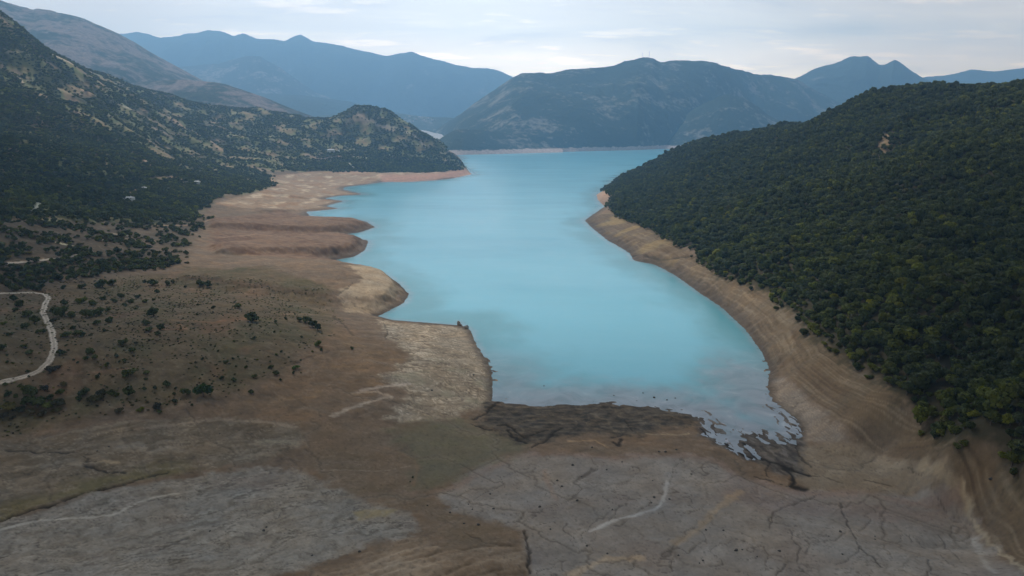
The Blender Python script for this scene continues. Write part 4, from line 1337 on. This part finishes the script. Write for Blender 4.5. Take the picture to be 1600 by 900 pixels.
def mass(name, label, cat, x, y, z, k, s, sources, tall=1.0):
    """one object for plants nobody could count: a point per plant, each showing one of the crowns"""
    me = bpy.data.meshes.new(name)
    n = len(x)
    me.vertices.add(n)
    me.vertices.foreach_set('co', np.stack([x, y, z], -1).astype(np.float32).ravel())
    set_float(me, 'size', s)
    a = me.attributes.new('plant', 'INT', 'POINT')
    a.data.foreach_set('value', np.asarray(k, np.int32))
    set_float(me, 'turn', rng.random(n) * 6.28)
    set_float(me, 'tall', tall * (0.8 + 0.45 * rng.random(n)))
    o = bpy.data.objects.new(name, me)
    COL.objects.link(o)
    ng = bpy.data.node_groups.new(name, 'GeometryNodeTree')
    ng.interface.new_socket('Geometry', in_out='INPUT', socket_type='NodeSocketGeometry')
    ng.interface.new_socket('Geometry', in_out='OUTPUT', socket_type='NodeSocketGeometry')
    gi = ng.nodes.new('NodeGroupInput')
    go = ng.nodes.new('NodeGroupOutput')
    jn = ng.nodes.new('GeometryNodeJoinGeometry')

    def attr(nm, ty_):
        nd = ng.nodes.new('GeometryNodeInputNamedAttribute')
        nd.data_type = ty_
        nd.inputs['Name'].default_value = nm
        return nd.outputs['Attribute']
    kd, sz_, tn, tl = attr('plant', 'INT'), attr('size', 'FLOAT'), attr('turn', 'FLOAT'), attr('tall', 'FLOAT')
    cr_ = ng.nodes.new('ShaderNodeCombineXYZ')
    ng.links.new(tn, cr_.inputs[2])
    er = ng.nodes.new('FunctionNodeEulerToRotation')
    ng.links.new(cr_.outputs[0], er.inputs[0])
    mu = ng.nodes.new('ShaderNodeMath')
    mu.operation = 'MULTIPLY'
    ng.links.new(sz_, mu.inputs[0])
    ng.links.new(tl, mu.inputs[1])
    cs_ = ng.nodes.new('ShaderNodeCombineXYZ')
    ng.links.new(sz_, cs_.inputs[0])
    ng.links.new(sz_, cs_.inputs[1])
    ng.links.new(mu.outputs[0], cs_.inputs[2])
    for i, src in enumerate(sources):
        cmp_ = ng.nodes.new('FunctionNodeCompare')
        cmp_.data_type = 'INT'
        cmp_.operation = 'EQUAL'
        ii = [q for q in cmp_.inputs if q.type == 'INT']
        ng.links.new(kd, ii[0])
        ii[1].default_value = i
        ob = ng.nodes.new('GeometryNodeObjectInfo')
        ob.transform_space = 'ORIGINAL'
        ob.inputs['Object'].default_value = src
        ob.inputs['As Instance'].default_value = True
        ip = ng.nodes.new('GeometryNodeInstanceOnPoints')
        ng.links.new(gi.outputs[0], ip.inputs['Points'])
        ng.links.new(cmp_.outputs[0], ip.inputs['Selection'])
        ng.links.new(ob.outputs['Geometry'], ip.inputs['Instance'])
        ng.links.new(er.outputs[0], ip.inputs['Rotation'])
        ng.links.new(cs_.outputs[0], ip.inputs['Scale'])
        ng.links.new(ip.outputs[0], jn.inputs[0])
    ng.links.new(jn.outputs[0], go.inputs[0])
    md = o.modifiers.new('plants', 'NODES')
    md.node_group = ng
    tag(o, label, cat, kind='stuff')
    return o


rest = ~placed
mass('forest', 'dense dark evergreen forest covering the long slope across the water', 'forest', tx[rest], ty[rest], tz[rest] - 0.3, kind[rest], size[rest], crowns)
print('forest right', rest.sum())

# --- shrubs of the dry plain, traced one by one (u, v, width px, kind)
SHRUBS = [(21, 466, 12, 0), (31, 474, 14, 0), (44, 490, 17, 0), (54, 500, 14, 0), (100, 473, 12, 0), (97, 488, 20, 1), (84, 484, 12, 1), (113, 492, 12, 1), (140, 490, 18, 1), (155, 488, 16, 1), (170, 484, 9, 0),
          (152, 504, 12, 0), (172, 500, 13, 1), (163, 516, 6, 0), (240, 489, 18, 0), (230, 504, 12, 1), (232, 514, 12, 1), (251, 511, 12, 0), (246, 520, 9, 0), (393, 496, 19, 0), (310, 476, 5, 0), (334, 480, 8, 0), (371, 478, 12, 1),
          (308, 491, 5, 0), (213, 482, 5, 0), (105, 522, 14, 0), (120, 520, 14, 1), (131, 523, 9, 0), (94, 550, 13, 0), (115, 512, 8, 0), (60, 518, 10, 1), (38, 510, 12, 1), (68, 517, 8, 0), (4, 543, 14, 0), (45, 550, 12, 1), (38, 540, 9, 1),
          (192, 535, 13, 1), (207, 547, 12, 0), (212, 535, 6, 2), (142, 548, 14, 1), (148, 558, 10, 1), (134, 560, 8, 1), (182, 556, 8, 0), (168, 570, 9, 0), (115, 562, 4, 0), (122, 566, 5, 0), (187, 565, 4, 0), (194, 563, 6, 0), (366, 533, 5, 0),
          (341, 548, 4, 0), (317, 560, 6, 0), (353, 566, 7, 1), (364, 560, 5, 0), (372, 557, 4, 0), (385, 573, 6, 0), (369, 572, 4, 0), (200, 583, 19, 1), (228, 582, 10, 1), (152, 588, 8, 0), (227, 592, 5, 0), (260, 600, 13, 0), (225, 607, 7, 0),
          (242, 606, 7, 0), (201, 612, 17, 0), (174, 614, 13, 0), (184, 617, 8, 0), (167, 605, 4, 0), (133, 612, 17, 0), (123, 622, 10, 0), (148, 622, 20, 2), (160, 612, 14, 2), (292, 612, 14, 1), (318, 612, 26, 3), (275, 606, 5, 0), (272, 615, 6, 0),
          (273, 627, 9, 0), (246, 634, 17, 4), (220, 640, 10, 1), (186, 641, 14, 4), (207, 632, 5, 2), (249, 643, 8, 0), (300, 632, 5, 0), (318, 600, 6, 0), (347, 590, 7, 0), (365, 593, 9, 0), (392, 612, 9, 0), (397, 588, 8, 1), (43, 580, 6, 0),
          (45, 588, 4, 0), (12, 565, 6, 0), (20, 567, 4, 0), (8, 600, 7, 0), (80, 577, 17, 4), (90, 573, 10, 4), (30, 603, 7, 0), (70, 606, 16, 4), (100, 600, 12, 4), (95, 612, 14, 0), (80, 620, 12, 0), (50, 612, 22, 1), (42, 626, 22, 1), (60, 628, 22, 1),
          (75, 632, 18, 1), (90, 628, 18, 2), (25, 618, 9, 0), (14, 616, 12, 0), (12, 634, 18, 2), (30, 638, 16, 2), (48, 642, 16, 4), (66, 646, 14, 4), (5, 648, 14, 4), (88, 640, 12, 2), (20, 652, 10, 4), (400, 496, 6, 0), (391, 508, 5, 0), (398, 528, 6, 0),
          (431, 502, 5, 0), (446, 497, 5, 0), (468, 499, 10, 0), (480, 500, 14, 5), (488, 506, 16, 5), (496, 512, 12, 5), (429, 518, 5, 0), (471, 526, 5, 0), (498, 537, 12, 0), (502, 546, 6, 0), (550, 544, 7, 0), (440, 549, 5, 0), (432, 554, 5, 0),
          (488, 549, 4, 0), (424, 573, 9, 0), (431, 582, 10, 0), (462, 574, 10, 3), (459, 582, 6, 0), (422, 565, 3, 0), (438, 593, 5, 0), (470, 582, 3, 0), (451, 558, 4, 0), (245, 455, 8, 0), (262, 443, 10, 0), (270, 440, 8, 0), (238, 441, 14, 0), (312, 443, 12, 0),
          (325, 444, 12, 0), (226, 440, 6, 0), (290, 448, 5, 0), (160, 443, 20, 0), (176, 441, 14, 0), (100, 448, 10, 0), (128, 447, 12, 1), (64, 448, 16, 0), (45, 446, 12, 0), (20, 450, 16, 0), (190, 462, 10, 1), (206, 470, 10, 1), (226, 470, 9, 1), (216, 463, 9, 1),
          (180, 470, 8, 1), (196, 476, 8, 1), (240, 468, 6, 1), (160, 466, 9, 1), (146, 474, 12, 1), (128, 470, 14, 1), (84, 500, 9, 2), (24, 484, 9, 1), (14, 522, 8, 1), (6, 505, 8, 1), (645, 745, 4, 0), (641, 752, 3, 0)]
M_BUSH = mat_leaf('bush_leaves', (0.028, 0.040, 0.011), (0.10, 0.128, 0.038))
M_BUSHMID = mat_leaf('bush_green_leaves', (0.038, 0.054, 0.012), (0.14, 0.165, 0.046))
SK = [('dark green', M_BUSH, 1.0, 1.5, 6, 170, 0.24), ('mid green', M_BUSHMID, 1.0, 1.25, 7, 170, 0.24), ('olive', M_DRYLEAF, 1.0, 1.1, 6, 170, 0.23), ('bright green', mat_leaf('fresh_leaves', (0.03, 0.065, 0.014), (0.08, 0.14, 0.03)), 1.0, 1.5, 7, 190, 0.24),
      ('greyish brown', mat_leaf('dry_leaves', (0.045, 0.042, 0.03), (0.085, 0.078, 0.058)), 1.0, 1.0, 6, 170, 0.23), ('grey green', M_BLUELEAF, 1.0, 1.6, 7, 170, 0.24)]
SHRUB_GROUP = 'shrubs scattered over the dry brown plain'
shr_root, shr_crown = [], []
for kk, (w, mt, rad, hh, lb, lv, lf) in enumerate(SK):
    root, cr = make_plant('shrub', 'foliage', 'stem', w + ' shrub', 'shrub', SHRUB_GROUP, 200 + kk, rad, hh, lb, lv, lf, mt, 0.09)
    shr_root.append([root, False])
    shr_crown.append(cr)


def shrub_label(u, v, w, kd, x, y):
    nm = SK[kd][0]
    s = 'tiny' if w < 5.5 else ('small' if w < 9 else ('medium' if w < 14 else 'big'))
    if (u, v) == (318, 612):
        return 'round bright green bush at the foot of the scrub slope, brightest of all'
    if (u, v) == (393, 496):
        return 'lone dark green bush on the reddish scar in the middle of the plain'
    if u > 600:
        return f'{s} {nm} shrub on the mud rim beside the olive flat'
    if kd == 5:
        return 'grey green bushy clump standing alone near the crest of the brown slope'
    if u < 75 and v < 600:
        pl = 'inside the bend of the pale dirt track'
    elif u < 200 and v < 520:
        pl = 'just outside the upper bend of the pale dirt track'
    elif v < 460:
        pl = 'along the upper rim of the dry plain'
    elif u < 110:
        pl = 'in the thicket below the pale dirt track'
    elif v > 595:
        pl = 'in the row along the lower edge of the plain'
    elif u > 400:
        pl = 'on the bare brown slope above the ochre bank'
    else:
        pl = 'out on the open olive brown plain'
    return f'{s} {nm} shrub {pl}'


for (u, v, w, kd) in SHRUBS:
    g = ground(u, v + w * 0.30)
    wid = w / F * (CP * g[1] - SP * (g[2] - H))
    root, usedp = shr_root[kd]
    o = root if not usedp else copy_tree(root)
    shr_root[kd][1] = True
    s = wid * 0.5 * 1.02
    o.location = (g[0], g[1], float(height(g[0], g[1])) - 0.05)
    o.rotation_euler = (0, 0, rng.random() * 6.28)
    o.scale = (s * (0.9 + .3 * rng.random()), s * (0.9 + .3 * rng.random()), s * (0.85 + .35 * rng.random()))
    o['label'] = shrub_label(u, v, w, kd, g[0], g[1])

# --- scrub on the far slopes and flats: one mass each
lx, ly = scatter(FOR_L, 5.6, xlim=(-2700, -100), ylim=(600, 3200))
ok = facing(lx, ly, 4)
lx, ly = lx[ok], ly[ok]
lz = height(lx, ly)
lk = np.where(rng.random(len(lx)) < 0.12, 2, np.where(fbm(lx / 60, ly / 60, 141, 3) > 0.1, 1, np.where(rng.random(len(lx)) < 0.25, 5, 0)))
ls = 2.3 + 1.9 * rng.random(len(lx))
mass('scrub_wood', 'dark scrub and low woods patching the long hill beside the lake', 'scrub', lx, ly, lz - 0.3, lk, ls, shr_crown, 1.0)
fx_, fy_ = scatter(FOR_S, 4.2, xlim=(-1000, -80), ylim=(380, 1100))
fz_ = height(fx_, fy_)
fk = np.where(rng.random(len(fx_)) < 0.2, 1, np.where(rng.random(len(fx_)) < 0.2, 2, np.where(rng.random(len(fx_)) < 0.2, 5, 0)))
fs = 1.5 + 1.6 * rng.random(len(fx_)) ** 1.5
mass('scrub', 'dark bushes and small trees crowding the flat at the foot of the hill', 'scrub', fx_, fy_, fz_ - 0.2, fk, fs, shr_crown, 1.0)
px_, py_ = scatter(plain * np.clip(0.10 + 0.30 * fbm(FX / 22, FY / 22, 151, 4) + 0.15 * ss(-130, -220, FX), 0, 0.6), 1.9, xlim=(-400, -60), ylim=(280, 560))
mass('low_weeds', 'low tufts and weeds dotting the dry olive brown plain', 'weeds', px_, py_, height(px_, py_) - 0.1, np.where(rng.random(len(px_)) < 0.4, 4, np.where(rng.random(len(px_)) < .5, 2, 1)), 0.3 + 0.45 * rng.random(len(px_)), shr_crown, 0.7)
print('left', len(lx), 'flat', len(fx_), 'weeds', len(px_))


# ------------------------------------------------------------------ dirt track
def ribbon(name, ps, width, mat, label, lift=0.12, n=320):
    c = np.array([ground(u, v)[:2] for u, v in ps])
    seg = np.r_[0, np.cumsum(np.linalg.norm(np.diff(c, axis=0), axis=1))]
    s = np.linspace(0, seg[-1], n)
    x, y = np.interp(s, seg, c[:, 0]), np.interp(s, seg, c[:, 1])
    for _ in range(6):
        x[1:-1] = (x[:-2] + 2 * x[1:-1] + x[2:]) / 4
        y[1:-1] = (y[:-2] + 2 * y[1:-1] + y[2:]) / 4
    tx_, ty_ = np.gradient(x), np.gradient(y)
    L = np.hypot(tx_, ty_)
    nx, ny = -ty_ / L, tx_ / L
    cols = np.linspace(-.5, .5, 9)
    V = []
    tr = []
    for j, cc in enumerate(cols):
        ww = width * (1 + 0.16 * perlin(s / 9, s * 0 + 3.3 + 2 * (cc > 0), 9) + 0.22 * perlin(s / 2.3, s * 0 + 7.7 + 2 * (cc > 0), 10))
        xx, yy = x + nx * ww * cc, y + ny * ww * cc
        V.append(np.stack([xx, yy, height(xx, yy) + lift - 0.16 * (abs(cc) > .45)], -1))
    V = np.stack(V, 1).reshape(-1, 3)
    o = mesh_obj(name, V, grid_faces(n, 9), mat, smooth=True)
    set_float(o.data, 'across', np.tile(np.abs(cols) * 2, n))
    tag(o, label, 'track', kind='structure')
    return o


def mat_track():
    m = bpy.data.materials.new('track_gravel')
    m.use_nodes = True
    k = NT(m.node_tree)
    out = k.new('ShaderNodeOutputMaterial')
    b = k.new('ShaderNodeBsdfPrincipled')
    at = k.new('ShaderNodeAttribute', attribute_name='across')
    tc = k.new('ShaderNodeTexCoord')
    n = k.noise(tc.outputs['Object'], 0.8, 5, 0.65)
    c = k.ramp(n, [(0.3, tuple(alb(128, 120, 112))), (0.7, tuple(alb(162, 154, 146)))])
    rut = k.ramp(at.outputs['Fac'], [(0.0, (0.86, 0.82, 0.74)), (0.22, (0.92, 0.9, 0.86)), (0.48, (1.2, 1.19, 1.17)), (0.8, (0.82, 0.79, 0.75)), (1.0, (0.46, 0.41, 0.35))])
    k.put(b.inputs['Base Color'], k.mix(1.0, c, rut, 'MULTIPLY'))
    b.inputs['Roughness'].default_value = 0.95
    k.put(out.inputs['Surface'], b.outputs[0])
    return m


M_TRACK = mat_track()
ribbon('dirt_track', [(-90, 612), (-40, 605), (0, 597), (40, 588), (62, 579), (78, 564), (85, 545), (82, 520), (73, 500), (67, 488), (71, 474), (76, 465), (68, 459), (50, 457), (20, 458), (-30, 459)], 3.6, M_TRACK,
       'pale gravel track bending through the dry scrub plain')
ribbon('dirt_track', [(-40, 418), (0, 413), (30, 410), (60, 407), (90, 404), (112, 400), (128, 397), (133, 392), (128, 387)], 3.4, M_TRACK, 'faint pale track curving through the dark bushes on the flat', 0.15, 90)

# ------------------------------------------------------------------ rocks and snags on the mud
M_ROCK = mat_plain('dark_rock', (0.03, 0.027, 0.024), (0.085, 0.075, 0.066), 2.0, 0.8)
M_PALEROCK = mat_plain('pale_rock', (0.22, 0.19, 0.16), (0.42, 0.38, 0.33), 1.0)


def rock_mesh(name, seed, mat, tall=0.7):
    import bmesh
    bm = bmesh.new()
    bmesh.ops.create_icosphere(bm, subdivisions=3, radius=1.0)
    rr = random.Random(seed)
    planes = []
    for _ in range(9):
        a, z = rr.random() * 6.28, rr.uniform(-.3, 1)
        q = math.sqrt(max(0, 1 - z * z))
        planes.append((q * math.cos(a), q * math.sin(a), z, rr.uniform(0.5, 0.85)))
    for v in bm.verts:
        c = v.co
        for (a, b, d, k) in planes:
            dd = c.x * a + c.y * b + c.z * d
            if dd > k:
                c.x -= a * (dd - k) * .9
                c.y -= b * (dd - k) * .9
                c.z -= d * (dd - k) * .9
        s = 1 + 0.10 * math.sin(7 * c.x + seed) * math.cos(6 * c.y)
        v.co = (c.x * s * 1.15, c.y * s * .85, c.z * s * tall)
    me = bpy.data.meshes.new(name)
    bm.to_mesh(me)
    bm.free()
    me.materials.append(mat)
    o = bpy.data.objects.new(name, me)
    COL.objects.link(o)
    return o


ROCKS = [(871, 751, 5), (878, 760, 4), (902, 782, 5), (895, 727, 5), (948, 734, 4), (972, 722, 3), (909, 745, 3), (843, 792, 5), (860, 827, 4), (917, 853, 4), (949, 865, 4), (957, 796, 3), (1020, 751, 3), (1022, 777, 5), (1018, 786, 4), (1046, 780, 4),
         (1080, 741, 4), (1103, 828, 4), (1130, 829, 4), (1150, 860, 7), (1160, 859, 4), (1183, 870, 3), (1098, 876, 4), (1093, 880, 3), (1060, 868, 4), (1313, 831, 5), (1316, 866, 4), (1218, 861, 5), (1367, 838, 3), (1367, 843, 3), (1295, 838, 3), (1548, 748, 6),
         (766, 772, 4), (771, 795, 4), (732, 788, 3), (703, 801, 4), (668, 790, 4), (725, 818, 4), (747, 820, 6), (738, 796, 3), (488, 868, 5), (412, 829, 5), (416, 824, 4), (562, 862, 5), (328, 830, 4), (850, 603, 3), (959, 618, 3), (1022, 621, 5), (1042, 625, 4), (1005, 614, 3), (1055, 622, 3), (995, 626, 2),
         (1040, 706, 5), (1030, 706, 4), (925, 699, 4), (1057, 703, 4), (343, 678, 3), (170, 698, 3), (152, 705, 3), (675, 610, 4), (740, 586, 4)]
rock_protos = [rock_mesh('rock', 300 + i, M_ROCK, 0.6 + .1 * i) for i in range(4)]
first = [True] * 4
for n, (u, v, w) in enumerate(ROCKS):
    g = ground(u, v)
    s = w / F * (CP * g[1] - SP * (g[2] - H)) * 0.5
    kq = n % 4
    o = rock_protos[kq] if first[kq] else copy_tree(rock_protos[kq])
    first[kq] = False
    zz = float(height(g[0], g[1]))
    if zz < 0:
        zz = -0.1
    o.location = (g[0], g[1], zz + s * 0.15)
    o.rotation_euler = (rng.random() * .4, rng.random() * .4, rng.random() * 6.28)
    o.scale = (s, s, s)
    big = 'larger' if w >= 5 else ('tiny' if w <= 3 else 'small')
    if zz < 0.02 and v < 640:
        pl = 'sticking out of the shallow water by the near shore'
    elif u < 500 and v > 800:
        pl = 'on the streaked grey mud at the lower edge of the photo'
    elif u < 820 and v > 760:
        pl = 'along the seam between the brown flat and the grey mud'
    elif v < 712 and u > 800:
        pl = 'on the wet brown silt behind the near shore'
    elif u > 1200:
        pl = 'among the dark cracks of the grey mud flat'
    elif u < 800:
        pl = 'on the pale layered sediment'
    else:
        pl = 'scattered on the smooth grey mud flat beside the white streak' if 900 < u < 1060 else 'lying on the open grey mud flat'
    tag(o, f'{big} dark rock {pl}', 'rock', 'dark rocks on the dried lake bed')

for (u, v, wpx, hpx, lab) in [(717, 508, 5, 11, 'slim standing earth pinnacle at the corner of the pale sediment apron, taller of the two'), (728, 513, 8, 7, 'stubby earth pinnacle beside the slim one at the shore corner')]:
    g = ground(u, v)
    mpp = (CP * g[1] - SP * (g[2] - H)) / F
    o = rock_mesh('earth_pinnacle', int(u), M_PALEROCK, 1.0)
    o.location = (g[0], g[1], float(height(g[0], g[1])) + hpx * mpp * .25)
    o.scale = (wpx * mpp * .5, wpx * mpp * .5, hpx * mpp * .6)
    tag(o, lab, 'rock', 'earth pinnacles by the shore')


# ------------------------------------------------------------------ buildings and masts
M_WHITE = mat_plain('white_render', (0.70, 0.69, 0.67), (0.80, 0.79, 0.77), 0.5)
M_ROOF = mat_plain('pale_roof', (0.62, 0.62, 0.63), (0.74, 0.74, 0.75), 0.5)
M_TILE = mat_plain('tile_roof', (0.22, 0.10, 0.07), (0.34, 0.17, 0.11), 0.7)
M_PANE = mat_plain('dark_glass', (0.02, 0.025, 0.03), (0.05, 0.055, 0.06), 1.0, 0.15)
M_WOOD = mat_plain('brown_door', (0.10, 0.06, 0.04), (0.16, 0.10, 0.06), 2.0)
M_STEEL = mat_plain('grey_steel', (0.25, 0.26, 0.28), (0.38, 0.39, 0.40), 1.0, 0.5)


def box(name, lo, hi, mat, parent):
    (a, b, c), (d_, e, f) = lo, hi
    V = [(a, b, c), (d_, b, c), (d_, e, c), (a, e, c), (a, b, f), (d_, b, f), (d_, e, f), (a, e, f)]
    Q = [(0, 3, 2, 1), (4, 5, 6, 7), (0, 1, 5, 4), (1, 2, 6, 5), (2, 3, 7, 6), (3, 0, 4, 7)]
    return mesh_obj(name, V, Q, mat, parent)


def house(loc, L, W, Hh, rise, roof, label, group, rot=0.0, detail=True):
    r = empty('house', loc)
    r.rotation_euler = (0, 0, rot)
    tag(r, label, 'house', group)
    box('wall', (-L / 2, -W / 2, -3), (L / 2, W / 2, Hh), M_WHITE, r)
    o_ = 0.4
    V = [(-L / 2 - o_, -W / 2 - o_, Hh + .003), (L / 2 + o_, -W / 2 - o_, Hh + .003), (L / 2 + o_, W / 2 + o_, Hh + .003), (-L / 2 - o_, W / 2 + o_, Hh + .003), (-L / 2 + W * .3, 0, Hh + rise), (L / 2 - W * .3, 0, Hh + rise)]
    Q = [(0, 1, 5, 4), (1, 2, 5), (2, 3, 4, 5), (3, 0, 4), (3, 2, 1, 0)]
    rf = mesh_obj('roof', V, Q, roof, r)
    if detail:
        box('chimney', (L * .2, -.4, Hh + rise * .4), (L * .2 + .8, .4, Hh + rise + 1), M_WHITE, rf)
        n = max(2, int(L / 4))
        for i in range(n):
            xx = -L / 2 + L * (i + .5) / n
            if i == n // 2:
                box('door', (xx - .6, -W / 2 - .06, 0), (xx + .6, -W / 2 - .003, 2.2), M_WOOD, r)
            else:
                fr = box('window', (xx - .75, -W / 2 - .08, 1.0), (xx + .75, -W / 2 - .003, 2.4), M_ROOF, r)
                box('pane', (xx - .6, -W / 2 - .11, 1.12), (xx + .6, -W / 2 - .083, 2.28), M_PANE, fr)
    return r


g = ground(517, 238)
house((g[0], g[1], float(height(g[0], g[1])) + 2.5), 24, 11, 5.5, 2.6, M_ROOF, 'long white house with a pale roof alone in the hillside scrub', 'white hillside buildings', 0.12)
g = ground(529, 238)
house((g[0], g[1], float(height(g[0], g[1])) + 1), 8, 7, 3.5, 1.5, M_ROOF, 'small white outbuilding beside the long white hillside house', 'white hillside buildings', 0.3)
for (u, v, w, lab) in [(202, 313, 14, 'low white shed by the pale yard at the foot of the dark hillside'), (224, 297, 10, 'small white shed above the other sheds on the dark hillside'), (308, 287, 11, 'single white shed at the edge of the dark wood')]:
    g = ground(u, v)
    house((g[0], g[1], float(height(g[0], g[1])) + 1.2), w, 6, 3, 1.2, M_ROOF, lab, 'white hillside buildings', rng.random() * .6 - .3)

# far village: little houses on the valley slope by the inlet
bpy.context.view_layer.update()
vg = [o for o in SC.objects if o.name.startswith('mountain') and 'village plots' in o.get('label', '')][0]
vco = np.empty(len(vg.data.vertices) * 3, np.float32)
vg.data.vertices.foreach_get('co', vco)
vco = vco.reshape(-1, 3)
vd = CP * vco[:, 1] - SP * (vco[:, 2] - H)
vu, vv_ = 800 + F * vco[:, 0] / vd, 450 - F * (SP * vco[:, 1] + CP * (vco[:, 2] - H)) / vd
vh = None
for n, (u, v) in enumerate([(602, 181), (612, 184), (622, 182), (633, 186), (640, 183), (650, 187), (655, 183), (662, 188), (668, 185), (676, 188), (590, 184), (645, 190), (630, 190)]):
    k_ = np.argmin((vu - u) ** 2 + (vv_ - v) ** 2)
    if vh is None:
        vh = house((0, 0, 0), 16, 11, 7, 3, M_TILE, 'x', 'far village houses', 0, False)
        o = vh
    else:
        o = copy_tree(vh)
    o.location = tuple(float(q) for q in vco[k_] + np.array([0, 0, 0.5]))
    o.rotation_euler = (0, 0, rng.random() * 1.2 - .6)
    o['label'] = 'tiny white tile-roofed house of the far village above the inlet'


def mast(loc, h, label):
    r = empty('radio_mast', loc)
    tag(r, label, 'mast', 'radio masts on the summit')
    V, Q = [], []
    for s_ in range(9):
        z = h * s_ / 8
        w = 2.0 * (1 - .75 * s_ / 8)
        for a in range(4):
            V.append((w * math.cos(a * math.pi / 2), w * math.sin(a * math.pi / 2), z - 4 * (s_ == 0)))
    for s_ in range(8):
        for a in range(4):
            Q.append((s_ * 4 + a, s_ * 4 + (a + 1) % 4, s_ * 4 + 4 + (a + 1) % 4, s_ * 4 + 4 + a))
    lt = mesh_obj('lattice_tower', V, Q, M_STEEL, r)
    wf_ = lt.modifiers.new('bars', 'WIREFRAME')
    wf_.thickness = 0.5
    for z, a in ((h * .7, -1.2), (h * .82, -2.2)):
        dv_, dq = [(0, 0, 0)], []
        for i in range(12):
            t_ = 2 * math.pi * i / 12
            dv_.append((1.6 * math.cos(t_), -.7, 1.6 * math.sin(t_)))
        for i in range(12):
            dq.append((0, 1 + i, 1 + (i + 1) % 12))
        d_ = mesh_obj('dish', dv_, dq, M_WHITE, r)
        d_.location = (math.cos(a) * 1.2, math.sin(a) * 1.2, z)
        d_.rotation_euler = (0, 0, a + math.pi / 2)
    box('antenna', (-.18, -.18, h - .5), (.18, .18, h + 9), M_STEEL, r)
    return r


cm = [o for o in SC.objects if o.name.startswith('mountain') and 'two thin masts' in o.get('label', '')][0]
cco = np.empty(len(cm.data.vertices) * 3, np.float32)
cm.data.vertices.foreach_get('co', cco)
cco = cco.reshape(-1, 3)
cdp = CP * cco[:, 1] - SP * (cco[:, 2] - H)
cu = 800 + F * cco[:, 0] / cdp
for u, h_, lab in ((1003, 34, 'thin lattice mast on the rocky summit, nearer the summit rocks'), (1015, 46, 'taller thin lattice mast on the same rocky summit')):
    col_ = np.abs(cu - u) < 1.2
    top = cco[col_][np.argmax(cco[col_][:, 2])]
    mast(tuple(float(q) for q in top), h_, lab)

# ------------------------------------------------------------------ clouds added out of view to shade the mud and the near slopes
def build_shade_clouds():
    m = bpy.data.materials.new('shade_cloud')
    m.use_nodes = True
    k = NT(m.node_tree)
    out = k.new('ShaderNodeOutputMaterial')
    d_ = k.new('ShaderNodeBsdfDiffuse')
    d_.inputs['Color'].default_value = (0.85, 0.86, 0.88, 1)
    t_ = k.new('ShaderNodeBsdfTransparent')
    mx = k.new('ShaderNodeMixShader')
    mx.inputs[0].default_value = 0.56
    k.put(mx.inputs[1], t_.outputs[0])
    k.put(mx.inputs[2], d_.outputs[0])
    k.put(out.inputs['Surface'], mx.outputs[0])
    zc = 2300.0
    run = zc / math.tan(SUN_EL)
    dx, dy = run * math.sin(SUN_AZ), run * math.cos(SUN_AZ)
    for n, (cx, cy, rx, ry, lab) in enumerate(SHADE_CLOUDS):
        nu, nv = 96, 40
        uu, vv = np.meshgrid(np.linspace(0, 2 * np.pi, nu, endpoint=False), np.linspace(0.02, np.pi - 0.02, nv))
        px, py, pz = np.sin(vv) * np.cos(uu), np.sin(vv) * np.sin(uu), np.cos(vv)
        rr = 1 + 0.22 * fbm(px * 1.6 + 7 * n, py * 1.6 + pz, 301 + n, 5, 0.6)
        v3 = np.stack([px * rr * rx, py * rr * ry, np.where(pz > 0, pz * rr * 150, pz * 45)], -1).reshape(-1, 3)
        ii = np.arange(nu * nv).reshape(nv, nu)
        jj = np.roll(ii, -1, 1)
        fc = np.stack([ii[1:].ravel(), jj[1:].ravel(), jj[:-1].ravel(), ii[:-1].ravel()], -1)
        o = mesh_obj('cloud', v3, fc, m, smooth=True)  # unseen blocker, added for the shade it throws
        o.location = (cx + dx, cy + dy, zc)
        tag(o, lab, 'cloud', kind='stuff')


# place on the ground under the shade of each: x, y, half width, half depth
SHADE_CLOUDS = [(-40, 170, 640, 215, 'long thin cloud added out of view to shade the near end of the lake'), (560, 300, 300, 260, 'thin cloud added out of view to shade the forested slope'), (-960, 760, 520, 420, 'thin cloud added out of view to shade the scrub hillside'),
          (-420, 420, 260, 160, 'small thin cloud added out of view to shade the dry plain')]
build_shade_clouds()


# ------------------------------------------------------------------ haze
def build_haze():
    lo, hi = (-13000, -1900, -27.0), (13000, 14000, 1950.0)
    (a, b, c), (d_, e, f) = lo, hi
    V = [(a, b, c), (d_, b, c), (d_, e, c), (a, e, c), (a, b, f), (d_, b, f), (d_, e, f), (a, e, f)]
    Q = [(0, 3, 2, 1), (4, 5, 6, 7), (0, 1, 5, 4), (1, 2, 6, 5), (2, 3, 7, 6), (3, 0, 4, 7)]
    m = bpy.data.materials.new('haze_air')
    m.use_nodes = True
    k = NT(m.node_tree)
    out = k.new('ShaderNodeOutputMaterial')
    v = k.new('ShaderNodeVolumePrincipled')
    v.inputs['Color'].default_value = HAZE_COLOR
    v.inputs['Density'].default_value = HAZE_DENSITY
    v.inputs['Anisotropy'].default_value = HAZE_ANISO
    k.put(out.inputs['Volume'], v.outputs[0])
    o = mesh_obj('haze', V, Q, m)
    tag(o, 'thin bluish haze filling the valley air between the mountains', 'haze', kind='stuff')


build_haze()
